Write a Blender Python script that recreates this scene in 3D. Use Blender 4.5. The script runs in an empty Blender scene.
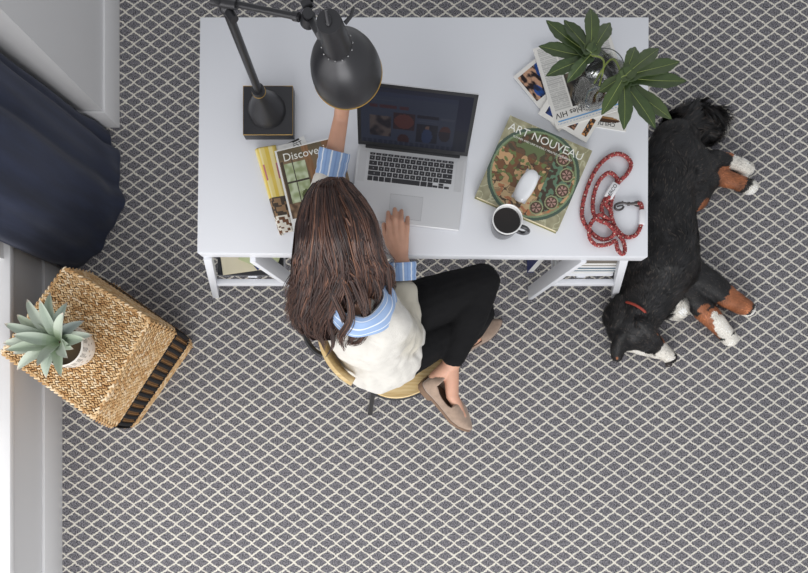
import bpy, bmesh, math, random
from mathutils import Vector, Matrix, Euler, Quaternion, noise
random.seed(7)
R = math.radians
scn = bpy.context.scene
col = scn.collection
V = Vector
# camera: looks straight down from 2.75 m; 808x573 frame, shifted lens
CAM_H, FPX, NX, NY = 2.75, 619.0, 404.0, 412.0
def P(px, py, z):
    s = FPX / (CAM_H - z)
    return V(((px - NX) / s, (NY - py) / s, z))

def srgb(c):
    out = []
    for v in c[:3]:
        v = v / 255.0
        out.append(v / 12.92 if v <= .04045 else ((v + .055) / 1.055) ** 2.4)
    return tuple(out)

# ------------------------------------------------------------------ materials
def newmat(name):
    m = bpy.data.materials.new(name); m.use_nodes = True
    nt = m.node_tree; b = nt.nodes['Principled BSDF']
    return m, nt, b
def mat(name, rgb, rough=.5, metal=0, var=0, vscale=20, bump=0, bscale=200, spec=.5, coat=0, sheen=0, stretch=None):
    m, nt, b = newmat(name)
    c = srgb(rgb)
    b.inputs['Base Color'].default_value = (*c, 1)
    b.inputs['Roughness'].default_value = rough
    b.inputs['Metallic'].default_value = metal
    b.inputs['Specular IOR Level'].default_value = spec
    b.inputs['Coat Weight'].default_value = coat
    b.inputs['Sheen Weight'].default_value = sheen
    if var or bump:
        tc = nt.nodes.new('ShaderNodeTexCoord')
        src = tc.outputs['Object']
        if stretch:
            mp = nt.nodes.new('ShaderNodeMapping'); mp.inputs['Scale'].default_value = stretch
            nt.links.new(src, mp.inputs['Vector']); src = mp.outputs['Vector']
    if var:
        n = nt.nodes.new('ShaderNodeTexNoise'); n.inputs['Scale'].default_value = vscale; n.inputs['Detail'].default_value = 4
        nt.links.new(src, n.inputs['Vector'])
        r = nt.nodes.new('ShaderNodeValToRGB')
        r.color_ramp.elements[0].position = .3; r.color_ramp.elements[1].position = .7
        r.color_ramp.elements[0].color = (*[max(0, v * (1 - var)) for v in c], 1)
        r.color_ramp.elements[1].color = (*[min(1, v * (1 + var)) for v in c], 1)
        nt.links.new(n.outputs['Fac'], r.inputs['Fac']); nt.links.new(r.outputs['Color'], b.inputs['Base Color'])
    if bump:
        n2 = nt.nodes.new('ShaderNodeTexNoise'); n2.inputs['Scale'].default_value = bscale; n2.inputs['Detail'].default_value = 3
        nt.links.new(src, n2.inputs['Vector'])
        bp = nt.nodes.new('ShaderNodeBump'); bp.inputs['Strength'].default_value = bump; bp.inputs['Distance'].default_value = .003
        nt.links.new(n2.outputs['Fac'], bp.inputs['Height']); nt.links.new(bp.outputs['Normal'], b.inputs['Normal'])
    return m
def attrmat(name, rough=.6, spec=.4, bump=0, bscale=300, sheen=0, coat=0):
    m, nt, b = newmat(name)
    a = nt.nodes.new('ShaderNodeAttribute'); a.attribute_name = 'Col'
    nt.links.new(a.outputs['Color'], b.inputs['Base Color'])
    b.inputs['Roughness'].default_value = rough; b.inputs['Specular IOR Level'].default_value = spec
    b.inputs['Sheen Weight'].default_value = sheen; b.inputs['Coat Weight'].default_value = coat
    if bump:
        tc = nt.nodes.new('ShaderNodeTexCoord')
        n2 = nt.nodes.new('ShaderNodeTexNoise'); n2.inputs['Scale'].default_value = bscale
        nt.links.new(tc.outputs['Object'], n2.inputs['Vector'])
        bp = nt.nodes.new('ShaderNodeBump'); bp.inputs['Strength'].default_value = bump; bp.inputs['Distance'].default_value = .003
        nt.links.new(n2.outputs['Fac'], bp.inputs['Height']); nt.links.new(bp.outputs['Normal'], b.inputs['Normal'])
    return m

# ------------------------------------------------------------------ mesh builder
class MB:
    def __init__(s): s.v = []; s.f = []; s.c = []; s.m = []
    def add(s, verts, faces, color=None, mi=0, colors=None):
        n = len(s.v); s.v += [tuple(v) for v in verts]
        for i, f in enumerate(faces):
            s.f.append(tuple(n + k for k in f)); s.c.append(colors[i] if colors else color); s.m.append(mi)
        return s
    def bm(s, b, color=None, mi=0):
        b.verts.index_update()
        s.add([v.co.copy() for v in b.verts], [[v.index for v in f.verts] for f in b.faces], color, mi); b.free(); return s
    def box(s, c, size, rot=None, bev=0, color=None, mi=0, seg=2):
        b = bmesh.new(); bmesh.ops.create_cube(b, size=1)
        bmesh.ops.scale(b, vec=V(size), verts=b.verts)
        if bev: bmesh.ops.bevel(b, geom=list(b.edges), offset=bev, segments=seg, affect='EDGES', profile=.5)
        M = Matrix.Translation(V(c))
        if rot is not None: M = M @ (rot.to_4x4() if hasattr(rot, 'to_4x4') else Euler(rot).to_matrix().to_4x4())
        bmesh.ops.transform(b, matrix=M, verts=b.verts)
        return s.bm(b, color, mi)
    def prism(s, base, top, bev=0, color=None, mi=0, seg=2):
        b = bmesh.new(); n = len(base)
        lo = [b.verts.new(V(p)) for p in base]; hi = [b.verts.new(V(p)) for p in top]
        b.faces.new(lo[::-1]); b.faces.new(hi)
        for i in range(n): b.faces.new((lo[i], lo[(i + 1) % n], hi[(i + 1) % n], hi[i]))
        bmesh.ops.recalc_face_normals(b, faces=b.faces)
        if bev: bmesh.ops.bevel(b, geom=list(b.edges), offset=bev, segments=seg, affect='EDGES', profile=.5)
        return s.bm(b, color, mi)
    def bar(s, p0, p1, w, h, up=(0, 0, 1), bev=0, color=None, mi=0):
        p0, p1 = V(p0), V(p1); d = p1 - p0; z = d.normalized(); x = V(up).cross(z)
        if x.length < 1e-5: x = V((1, 0, 0))
        x.normalize(); y = z.cross(x)
        M = Matrix((x, y, z)).transposed()
        return s.box((p0 + p1) / 2, (w, h, d.length), M, bev, color, mi)
    def tube(s, pts, r, n=10, cap=True, closed=False, color=None, mi=0, cfun=None, flat=None):
        pts = [V(p) for p in pts]; m = len(pts)
        rr = r if isinstance(r, (list, tuple)) else [r] * m
        T = []
        for i in range(m):
            a = pts[(i - 1) % m] if (closed or i > 0) else pts[i]; c = pts[(i + 1) % m] if (closed or i < m - 1) else pts[i]
            t = (c - a); T.append(t.normalized() if t.length > 1e-9 else V((0, 0, 1)))
        up = V((0, 0, 1)) if abs(T[0].z) < .9 else V((1, 0, 0))
        N = (up - T[0] * up.dot(T[0])).normalized()
        vs = []
        for i in range(m):
            if i: N = (N - T[i] * N.dot(T[i]))
            if N.length < 1e-6: N = T[i].orthogonal()
            N.normalize(); B = T[i].cross(N)
            for k in range(n):
                a = 2 * math.pi * k / n
                vs.append(pts[i] + (N * math.cos(a) * (flat or 1) + B * math.sin(a)) * rr[i])
        fs = []; cs = []
        for i in range(m if closed else m - 1):
            j = (i + 1) % m
            for k in range(n):
                k2 = (k + 1) % n
                fs.append((i * n + k, i * n + k2, j * n + k2, j * n + k)); cs.append(cfun(i, k) if cfun else color)
        if cap and not closed:
            fs.append(tuple(range(n))[::-1]); cs.append(cfun(0, 0) if cfun else color)
            fs.append(tuple((m - 1) * n + k for k in range(n))); cs.append(cfun(m - 1, 0) if cfun else color)
        return s.add(vs, fs, mi=mi, colors=cs)
    def lathe(s, prof, c=(0, 0, 0), n=32, M=None, color=None, mi=0, cfun=None):
        vs = []; fs = []; cs = []
        for (r, z) in prof:
            for k in range(n):
                a = 2 * math.pi * k / n; p = V((r * math.cos(a), r * math.sin(a), z))
                if M: p = M @ p
                vs.append(p + V(c))
        for i in range(len(prof) - 1):
            for k in range(n):
                k2 = (k + 1) % n
                fs.append((i * n + k, i * n + k2, (i + 1) * n + k2, (i + 1) * n + k)); cs.append(cfun(i, k) if cfun else color)
        return s.add(vs, fs, mi=mi, colors=cs)
    def ell(s, c, r, rot=None, color=None, mi=0, nu=12, nv=8):
        r = (r, r, r) if not hasattr(r, '__len__') else r
        vs = []; fs = []
        Mx = rot if rot is not None else Matrix.Identity(3)
        c = V(c)
        vs.append(c + Mx @ V((0, 0, -r[2])))
        for i in range(1, nv):
            ph = -math.pi / 2 + math.pi * i / nv
            for k in range(nu):
                a = 2 * math.pi * k / nu
                vs.append(c + Mx @ V((r[0] * math.cos(ph) * math.cos(a), r[1] * math.cos(ph) * math.sin(a), r[2] * math.sin(ph))))
        vs.append(c + Mx @ V((0, 0, r[2]))); top = len(vs) - 1
        for k in range(nu): fs.append((0, 1 + (k + 1) % nu, 1 + k)); fs.append((top, top - nu + k, top - nu + (k + 1) % nu))
        for i in range(nv - 2):
            for k in range(nu):
                a = 1 + i * nu + k; b2 = 1 + i * nu + (k + 1) % nu
                fs.append((a, b2, b2 + nu, a + nu))
        return s.add(vs, fs, color, mi)
    def cap(s, p0, r0, p1, r1, n=16):
        p0, p1 = V(p0), V(p1); s.ell(p0, r0, nu=n, nv=10); s.ell(p1, r1, nu=n, nv=10)
        if (p1 - p0).length > 1e-4: s.tube([p0, p1], [r0, r1], n=n)
        return s
    def build(s, name, m, parent=None, smooth=True, loc=None, angle=40, weld=False):
        me = bpy.data.meshes.new(name)
        vs = s.v
        if loc is not None: vs = [(v[0] - loc[0], v[1] - loc[1], v[2] - loc[2]) for v in vs]
        me.from_pydata(vs, [], s.f)
        for x in (m if isinstance(m, (list, tuple)) else [m]): me.materials.append(x)
        if any(s.m): me.polygons.foreach_set('material_index', s.m)
        if any(c is not None for c in s.c):
            at = me.color_attributes.new('Col', 'FLOAT_COLOR', 'CORNER'); d = []
            for p, c in zip(me.polygons, s.c):
                c = (c or (1, 1, 1)); d += [c[0], c[1], c[2], 1.0] * p.loop_total
            at.data.foreach_set('color', d)
        me.update()
        if smooth:
            me.polygons.foreach_set('use_smooth', [True] * len(me.polygons))
            try: me.set_sharp_from_angle(angle=R(angle))
            except Exception: pass
        o = bpy.data.objects.new(name, me); col.objects.link(o)
        if parent is not None: o.parent = parent
        if loc is not None: o.location = loc
        return o

def setp(o, label=None, cat=None, group=None, kind=None):
    if label: o['label'] = label
    if cat: o['category'] = cat
    if group: o['group'] = group
    if kind: o['kind'] = kind
    return o
def thing(name, label, cat, loc=(0, 0, 0), rz=0, group=None):
    o = bpy.data.objects.new(name, None); col.objects.link(o); o.empty_display_size = .05
    o.location = loc; o.rotation_euler = (0, 0, rz)
    return setp(o, label, cat, group)
def wparent(o, root):
    """parent o (whose mesh is in world coordinates) to a root that stands elsewhere"""
    o.parent = root
    o.matrix_parent_inverse = (Matrix.Translation(root.location) @ root.rotation_euler.to_matrix().to_4x4()).inverted()
    return o
def text(body, size, m, parent, loc, rz=0, name='title', ext=.0002, align='CENTER', sx=1, rot=None):
    cu = bpy.data.curves.new(name, 'FONT'); cu.body = body; cu.size = size; cu.extrude = ext
    cu.align_x = align; cu.align_y = 'CENTER'; cu.materials.append(m); cu.resolution_u = 3
    o = bpy.data.objects.new(name, cu); col.objects.link(o); o.parent = parent
    dg = bpy.context.evaluated_depsgraph_get(); dg.update()
    me = bpy.data.meshes.new_from_object(o.evaluated_get(dg)); bpy.data.objects.remove(o)
    me.name = name; o = bpy.data.objects.new(name, me); col.objects.link(o); o.parent = parent
    o.location = loc; o.rotation_euler = rot or (0, 0, rz); o.scale = (sx, 1, 1)
    return o
def painted(w, h, nx, ny, fun, z=0, mb=None, cx=0, cy=0):
    """a flat printed sheet, colours from fun(u, v) in 0..1 (v up)"""
    mb = mb or MB(); vs = []; fs = []; cs = []
    for j in range(ny + 1):
        for i in range(nx + 1): vs.append((cx - w / 2 + w * i / nx, cy - h / 2 + h * j / ny, z))
    for j in range(ny):
        for i in range(nx):
            a = j * (nx + 1) + i
            fs.append((a, a + 1, a + nx + 2, a + nx + 1)); cs.append(srgb(fun((i + .5) / nx, (j + .5) / ny)))
    return mb.add(vs, fs, colors=cs)
def nz(x, y, z=0): return noise.noise(V((x, y, z)))
def lerp(a, b, t): return tuple(a[i] + (b[i] - a[i]) * t for i in range(len(a)))
def cr(pts, n=8, closed=False):
    """Catmull-Rom through points"""
    pts = [V(p) for p in pts]; m = len(pts); out = []
    for i in range(m if closed else m - 1):
        p0 = pts[(i - 1) % m] if (closed or i) else pts[0]; p1 = pts[i]; p2 = pts[(i + 1) % m]
        p3 = pts[(i + 2) % m] if (closed or i + 2 < m) else pts[-1]
        for k in range(n):
            t = k / n
            out.append(.5 * ((2 * p1) + (p2 - p0) * t + (2 * p0 - 5 * p1 + 4 * p2 - p3) * t * t + (3 * p1 - p0 - 3 * p2 + p3) * t ** 3))
    if not closed: out.append(pts[-1])
    return out
def interp(tab, x):
    if x <= tab[0][0]: return tab[0][1]
    for (a, b), (c, d) in zip(tab, tab[1:]):
        if x <= c: return b + (d - b) * (x - a) / (c - a)
    return tab[-1][1]
def blob(name, mb, m, voxel, parent=None, smooth=6, cfun=None, disp=None):
    """one continuous skin around overlapping tapered limbs"""
    me = bpy.data.meshes.new(name); me.from_pydata(mb.v, [], mb.f); me.update()
    b = bmesh.new(); b.from_mesh(me); bmesh.ops.recalc_face_normals(b, faces=b.faces); b.to_mesh(me); b.free()
    o = bpy.data.objects.new(name, me); col.objects.link(o)
    md = o.modifiers.new('r', 'REMESH'); md.mode = 'VOXEL'; md.voxel_size = voxel
    if smooth:
        sm = o.modifiers.new('s', 'SMOOTH'); sm.iterations = smooth; sm.factor = .5
    dg = bpy.context.evaluated_depsgraph_get(); dg.update()
    e = bpy.data.meshes.new_from_object(o.evaluated_get(dg)); o.modifiers.clear()
    e.name = name; old = o.data; o.data = e; bpy.data.meshes.remove(old)
    if disp:
        nn = [v.normal.copy() for v in e.vertices]
        for v, q in zip(e.vertices, nn): v.co = v.co + q * disp(v.co, q)
        e.update()
    e.materials.clear(); e.materials.append(m)
    e.polygons.foreach_set('use_smooth', [True] * len(e.polygons))
    if cfun:
        at = e.color_attributes.new('Col', 'FLOAT_COLOR', 'POINT'); d = []
        for v in e.vertices: d += [*cfun(v.co), 1.0]
        at.data.foreach_set('color', d)
    if parent is not None: wparent(o, parent)
    return o

# ------------------------------------------------------------------ shared materials
M_white = mat('white_lacquer', (224, 226, 232), .35)
M_wall = mat('wall_paint', (206, 206, 208), .6, bump=.03, bscale=120)
M_trim = mat('trim_paint', (214, 214, 216), .4)
M_sill = mat('sill_paint', (222, 222, 224), .4)
M_blackmetal = mat('black_metal', (60, 60, 63), .36, .45, bump=.02)
M_gold = mat('brass_edge', (196, 160, 92), .35, .9)
M_print = attrmat('printed_paper', .45, .4)
M_matte = attrmat('printed_newsprint', .9, .2)
M_paper = mat('paper', (232, 232, 230), .7)
M_ink = mat('black_ink', (35, 33, 35), .7)
M_whiteink = mat('white_ink', (235, 235, 228), .6)
M_glass = None
def glassmat(name, tint=(1, 1, 1), rough=0, ior=1.45):
    m, nt, b = newmat(name)
    b.inputs['Base Color'].default_value = (*tint, 1); b.inputs['Transmission Weight'].default_value = 1
    b.inputs['Roughness'].default_value = rough; b.inputs['IOR'].default_value = ior
    return m
M_glass = glassmat('clear_glass')

# ------------------------------------------------------------------ floor with trellis carpet
def carpet():
    m, nt, b = newmat('trellis_carpet'); N = nt.nodes; L = nt.links
    tc = N.new('ShaderNodeTexCoord'); sp = N.new('ShaderNodeSeparateXYZ')
    wn = N.new('ShaderNodeTexNoise'); wn.inputs['Scale'].default_value = 130; wn.inputs['Detail'].default_value = 2
    L.new(tc.outputs['Object'], wn.inputs['Vector'])
    sub = N.new('ShaderNodeVectorMath'); sub.operation = 'SUBTRACT'; sub.inputs[1].default_value = (.5, .5, .5); L.new(wn.outputs['Color'], sub.inputs[0])
    sc = N.new('ShaderNodeVectorMath'); sc.operation = 'SCALE'; sc.inputs['Scale'].default_value = .011; L.new(sub.outputs[0], sc.inputs[0])
    ad = N.new('ShaderNodeVectorMath'); ad.operation = 'ADD'; L.new(tc.outputs['Object'], ad.inputs[0]); L.new(sc.outputs[0], ad.inputs[1])
    L.new(ad.outputs[0], sp.inputs[0])
    def math_(op, a, bb=None, clamp=False):
        n = N.new('ShaderNodeMath'); n.operation = op; n.use_clamp = clamp
        for i, x in enumerate((a, bb)):
            if x is None: continue
            if isinstance(x, (int, float)): n.inputs[i].default_value = x
            else: L.new(x, n.inputs[i])
        return n.outputs[0]
    PX, PY = 16.86 / 225.09, 12.80 / 225.09
    u = math_('DIVIDE', math_('SUBTRACT', sp.outputs['X'], 1.3835), PX)
    v = math_('DIVIDE', math_('SUBTRACT', sp.outputs['Y'], 1.777), PY)
    # a slight ogee wave in each line
    wv = math_('MULTIPLY', math_('SINE', math_('MULTIPLY', u, 4 * math.pi)), .025)
    v2 = v
    def line(sign):
        s = math_('ADD', u, v2) if sign > 0 else math_('SUBTRACT', u, v2)
        s = math_('ADD', s, math_('MULTIPLY', math_('SINE', math_('MULTIPLY', math_('SUBTRACT', u, v2) if sign > 0 else math_('ADD', u, v2), 2 * math.pi)), .03))
        f = math_('FRACT', math_('ADD', s, .5))
        return math_('ABSOLUTE', math_('SUBTRACT', f, .5))
    d = math_('MINIMUM', line(1), line(-1))
    mr = N.new('ShaderNodeMapRange'); mr.interpolation_type = 'SMOOTHSTEP'
    mr.inputs['From Min'].default_value = .045; mr.inputs['From Max'].default_value = .10; mr.inputs['To Min'].default_value = 1; mr.inputs['To Max'].default_value = 0
    L.new(d, mr.inputs['Value'])
    n1 = N.new('ShaderNodeTexNoise'); n1.inputs['Scale'].default_value = 190; n1.inputs['Detail'].default_value = 3; L.new(tc.outputs['Object'], n1.inputs['Vector'])
    r1 = N.new('ShaderNodeValToRGB'); e = r1.color_ramp.elements
    e[0].position = .33; e[0].color = (*srgb((40, 39, 43)), 1); e[1].position = .68; e[1].color = (*srgb((150, 148, 154)), 1)
    L.new(n1.outputs['Fac'], r1.inputs['Fac'])
    r2 = N.new('ShaderNodeValToRGB'); e = r2.color_ramp.elements
    e[0].position = .3; e[0].color = (*srgb((196, 191, 180)), 1); e[1].position = .7; e[1].color = (*srgb((232, 228, 218)), 1)
    L.new(n1.outputs['Fac'], r2.inputs['Fac'])
    mx = N.new('ShaderNodeMix'); mx.data_type = 'RGBA'; L.new(mr.outputs[0], mx.inputs['Factor']); L.new(r1.outputs[0], mx.inputs[6]); L.new(r2.outputs[0], mx.inputs[7])
    L.new(mx.outputs[2], b.inputs['Base Color'])
    b.inputs['Roughness'].default_value = .95; b.inputs['Specular IOR Level'].default_value = .1
    h = math_('ADD', math_('MULTIPLY', mr.outputs[0], .5), n1.outputs['Fac'])
    bp = N.new('ShaderNodeBump'); bp.inputs['Strength'].default_value = .4; bp.inputs['Distance'].default_value = .003
    L.new(h, bp.inputs['Height']); L.new(bp.outputs[0], b.inputs['Normal'])
    return m
fl = MB().box((.5, .3, -.03), (5.2, 5.2, .06)).build('floor', carpet()); setp(fl, 'grey carpet floor with cream trellis diamonds', kind='structure')

# ------------------------------------------------------------------ walls, sill, baseboards, window
S = lambda o, l=None: setp(o, l, kind='structure')
mb = MB(); mb.box((-1.66, -.58, .18), (.26, 3.71, .36)); mb.box((-1.66, .3, 2.6), (.26, 1.9, .4)); mb.box((-1.66, .93, 1.38), (.26, .69, 2.04))
S(mb.build('wall_left', M_wall, smooth=False))
S(MB().box((-1.6225, -.735, .3725), (.235, 3.4, .025), bev=.004).build('trim_sill', M_sill))
S(MB().box((-1.523, -.585, .0685), (.014, 3.69, .137), bev=.003).build('baseboard_left', M_trim))
S(MB().box((-1.6, 2.09, 1.4), (.65, 1.63, 2.8)).build('wall_back', M_wall, smooth=False))
mb = MB(); mb.box((-1.2685, 2.08, .0685), (.013, 1.636, .137), bev=.003); mb.box((-1.4, 1.2685, .0685), (.26, .013, .137), bev=.003)
S(mb.build('baseboard_back', M_trim))
wf = bpy.data.objects.new('window_1', None); col.objects.link(wf); S(wf)
mb = MB()
for y in (-2.40, -1.9, -.95, 0.0, .55): mb.box((-1.74, y, 1.39), (.05, .05, 2.0), bev=.004)
for z in (.41, 1.4, 2.37): mb.box((-1.74, -.925, z), (.045, 3.0, .05), bev=.004)
o = mb.build('window_frame', M_sill, wf)
gm, nt, b = newmat('window_glass')
tr = nt.nodes.new('ShaderNodeBsdfTransparent'); gl = nt.nodes.new('ShaderNodeBsdfGlossy'); gl.inputs['Roughness'].default_value = .02
mxs = nt.nodes.new('ShaderNodeMixShader'); mxs.inputs[0].default_value = .06
nt.links.new(tr.outputs[0], mxs.inputs[1]); nt.links.new(gl.outputs[0], mxs.inputs[2]); nt.links.new(mxs.outputs[0], nt.nodes['Material Output'].inputs['Surface'])
MB().box((-1.745, -.925, 1.39), (.005, 2.95, 1.95)).build('pane', gm, wf, smooth=False)

# ------------------------------------------------------------------ curtain
M_curtain = mat('navy_linen', (33, 41, 64), .85, var=.25, vscale=30, bump=.25, bscale=350, sheen=.15, stretch=(1, 1, .15))
foot = cr([(-1.49, 1.20, 0), (-1.44, 1.235, 0), (-1.375, 1.243, 0), (-1.315, 1.235, 0), (-1.285, 1.17, 0), (-1.262, 1.08, 0), (-1.252, .98, 0), (-1.265, .87, 0), (-1.315, .77, 0), (-1.385, .69, 0), (-1.44, .645, 0), (-1.495, .63, 0)], 14)
mb = MB(); rows = 60; nf = len(foot); vs = []
for j in range(rows + 1):
    z = .002 + 2.45 * (j / rows) ** 1.5
    for i, p in enumerate(foot):
        t = i / (nf - 1); sp = min(1, z / .55)
        x, y = p.x, p.y
        flare = 1 - .5 * min(1, z / .9) ** .7 * min(1, max(0, (x + 1.5) / .1)) * .8
        x = -1.5 + (x + 1.5) * flare
        y = .93 + (y - .93) * (1 - .06 * sp * (1 if y > .93 else .25))
        ph = t * 2 * math.pi * 5.5 + .5 * math.sin(z * 2) + z * .6
        amp = .012 * math.sin(math.pi * t) ** .6
        w = amp * (math.sin(ph) + .45 * math.sin(ph * 1.9 + 1 + z * 1.2)) + .012 * nz(x * 8, y * 8, z * 3) * math.sin(math.pi * t) ** .5
        cx, cy = -1.5, .93; dx, dy = x - cx, y - cy; L_ = math.hypot(dx, dy)
        bulge = .012 * math.exp(-((z - .08) / .06) ** 2) * math.sin(t * 31)
        x += dx / L_ * (w + bulge); y += dy / L_ * (w + bulge)
        x = max(x, -1.505); y = min(y, 1.255)
        vs.append((x, y, z))
fs = [(j * nf + i, j * nf + i + 1, (j + 1) * nf + i + 1, (j + 1) * nf + i) for j in range(rows) for i in range(nf - 1)]
mb.add(vs, fs); o = mb.build('curtain', M_curtain, angle=180)
so = o.modifiers.new('t', 'SOLIDIFY'); so.thickness = .004; so.offset = -1
setp(o, 'dark navy floor-length curtain hanging in the corner beside the window sill', 'curtain')

# ------------------------------------------------------------------ desk
TZ = .74
desk = thing('desk', 'long white desk with a plain rectangular top on slanted trestle legs', 'desk', (.06, .9, 0))
tt = [P(197, 253, TZ), P(648, 257, TZ), P(649, 17, TZ), P(200, 17, TZ)]
bb = [p - V((0, 0, .054)) for p in tt]
wparent(MB().prism(bb, tt, bev=.003).build('tabletop', M_white), desk)
def trestle(xo, fo, xi, fi):
    zt = .685
    for y0, y1 in ((.528, .528), (1.22, 1.22)):
        wparent(MB().bar((xo, y0, zt), (fo, y1, 0), .027, .045, up=(0, 1, 0), bev=.002).build('leg', M_white), desk)
        wparent(MB().bar((xi, y0, zt), (fi, y1, 0), .02, .058, up=(0, 1, 0), bev=.002).build('leg', M_white), desk)
        za = .225; ta = 1 - za / zt
        a = xo + (fo - xo) * ta; c = xi + (fi - xi) * ta
        wparent(MB().box(((a + c) / 2, y0, za), (abs(a - c), .022, .04), bev=.002).build('rail', M_white), desk)
        wparent(MB().box(((xo + xi) / 2, y0 + (.04 if y0 < 1 else -.04), .668), (abs(xo - xi) + .03, .03, .03), bev=.002).build('rail', M_white), desk)
    za = .27; ta = 1 - za / zt; a = xo + (fo - xo) * ta; c = xi + (fi - xi) * ta; m_ = (a + c) / 2
    wparent(MB().box((m_, .872, .236), (.036, .655, .034), bev=.002).build('stretcher', M_white), desk)
    wparent(MB().box((m_, .875, .2615), (abs(a - c) - .035, .655, .015), bev=.002).build('shelf', M_white), desk)
    return m_, abs(a - c)
mL, wL = trestle(-.655, -.835, -.505, -.43)
mR, wR = trestle(.735, .935, .60, .56)

# things on the trestle shelves
GRP = [None]
def flatbook(name, label, cat, c, w, h, t, rz, cover, group=None, pages=True):
    root = thing(name, label, cat, c, rz, group or GRP[0])
    cm = mat(name + '_cover', cover, .5)
    if pages:
        mb = MB(); mb.box((0, 0, .0008), (w, h, .0016)); mb.box((0, 0, t - .0008), (w, h, .0016)); mb.box((-w / 2 + .001, 0, t / 2), (.002, h, t))
        mb.build('cover', cm, root, smooth=False)
        MB().box((.001, 0, t / 2), (w - .006, h - .006, t - .0034)).build('pages', M_paper, root, smooth=False)
    else:
        MB().box((0, 0, t / 2), (w, h, t), bev=min(.001, t / 3)).build('cover', cm, root)
    return root
zs = .2695
flatbook('portfolio', 'flat black portfolio on the left trestle shelf', 'folder', (mL, .725, zs), .30 * .86, .36, .022, 0, (34, 35, 40), pages=False)
GRP[0] = 'magazines on the left trestle shelf'
flatbook('magazine', 'cream magazine lying on the black portfolio under the desk', 'magazine', (mL - .03, .68, zs + .023), .19, .25, .006, R(8), (222, 214, 188))
flatbook('magazine', 'blue magazine between the cream and green ones under the desk', 'magazine', (mL + .02, .685, zs + .030), .15, .2, .006, R(43), (44, 62, 130))
flatbook('magazine', 'pale green and yellow magazine tilted on the left trestle shelf', 'magazine', (mL + .075, .69, zs + .037), .15, .25, .005, R(-22), (196, 204, 160))
GRP[0] = 'books on the right trestle shelf'
flatbook('book', 'white paperback at the bottom of the right trestle shelf stack', 'book', (mR, .72, zs), .24, .33, .02, 0, (226, 226, 226))
flatbook('book', 'blue-grey spined book second from bottom on right trestle shelf', 'book', (mR + .01, .72, zs + .021), .23, .32, .036, 0, (104, 124, 140))
flatbook('book', 'white hardback above the blue-grey book on the right trestle shelf', 'book', (mR, .73, zs + .058), .23, .33, .024, 0, (232, 232, 234))
flatbook('book', 'grey-brown book on top of the right trestle shelf stack', 'book', (mR, .72, zs + .083), .22, .31, .045, 0, (140, 132, 122))
flatbook('book', 'navy blue book poking out beside the inner leg of right trestle', 'book', (mR - .155, .74, .0), .03, .24, .30, 0, (40, 50, 110))
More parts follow.
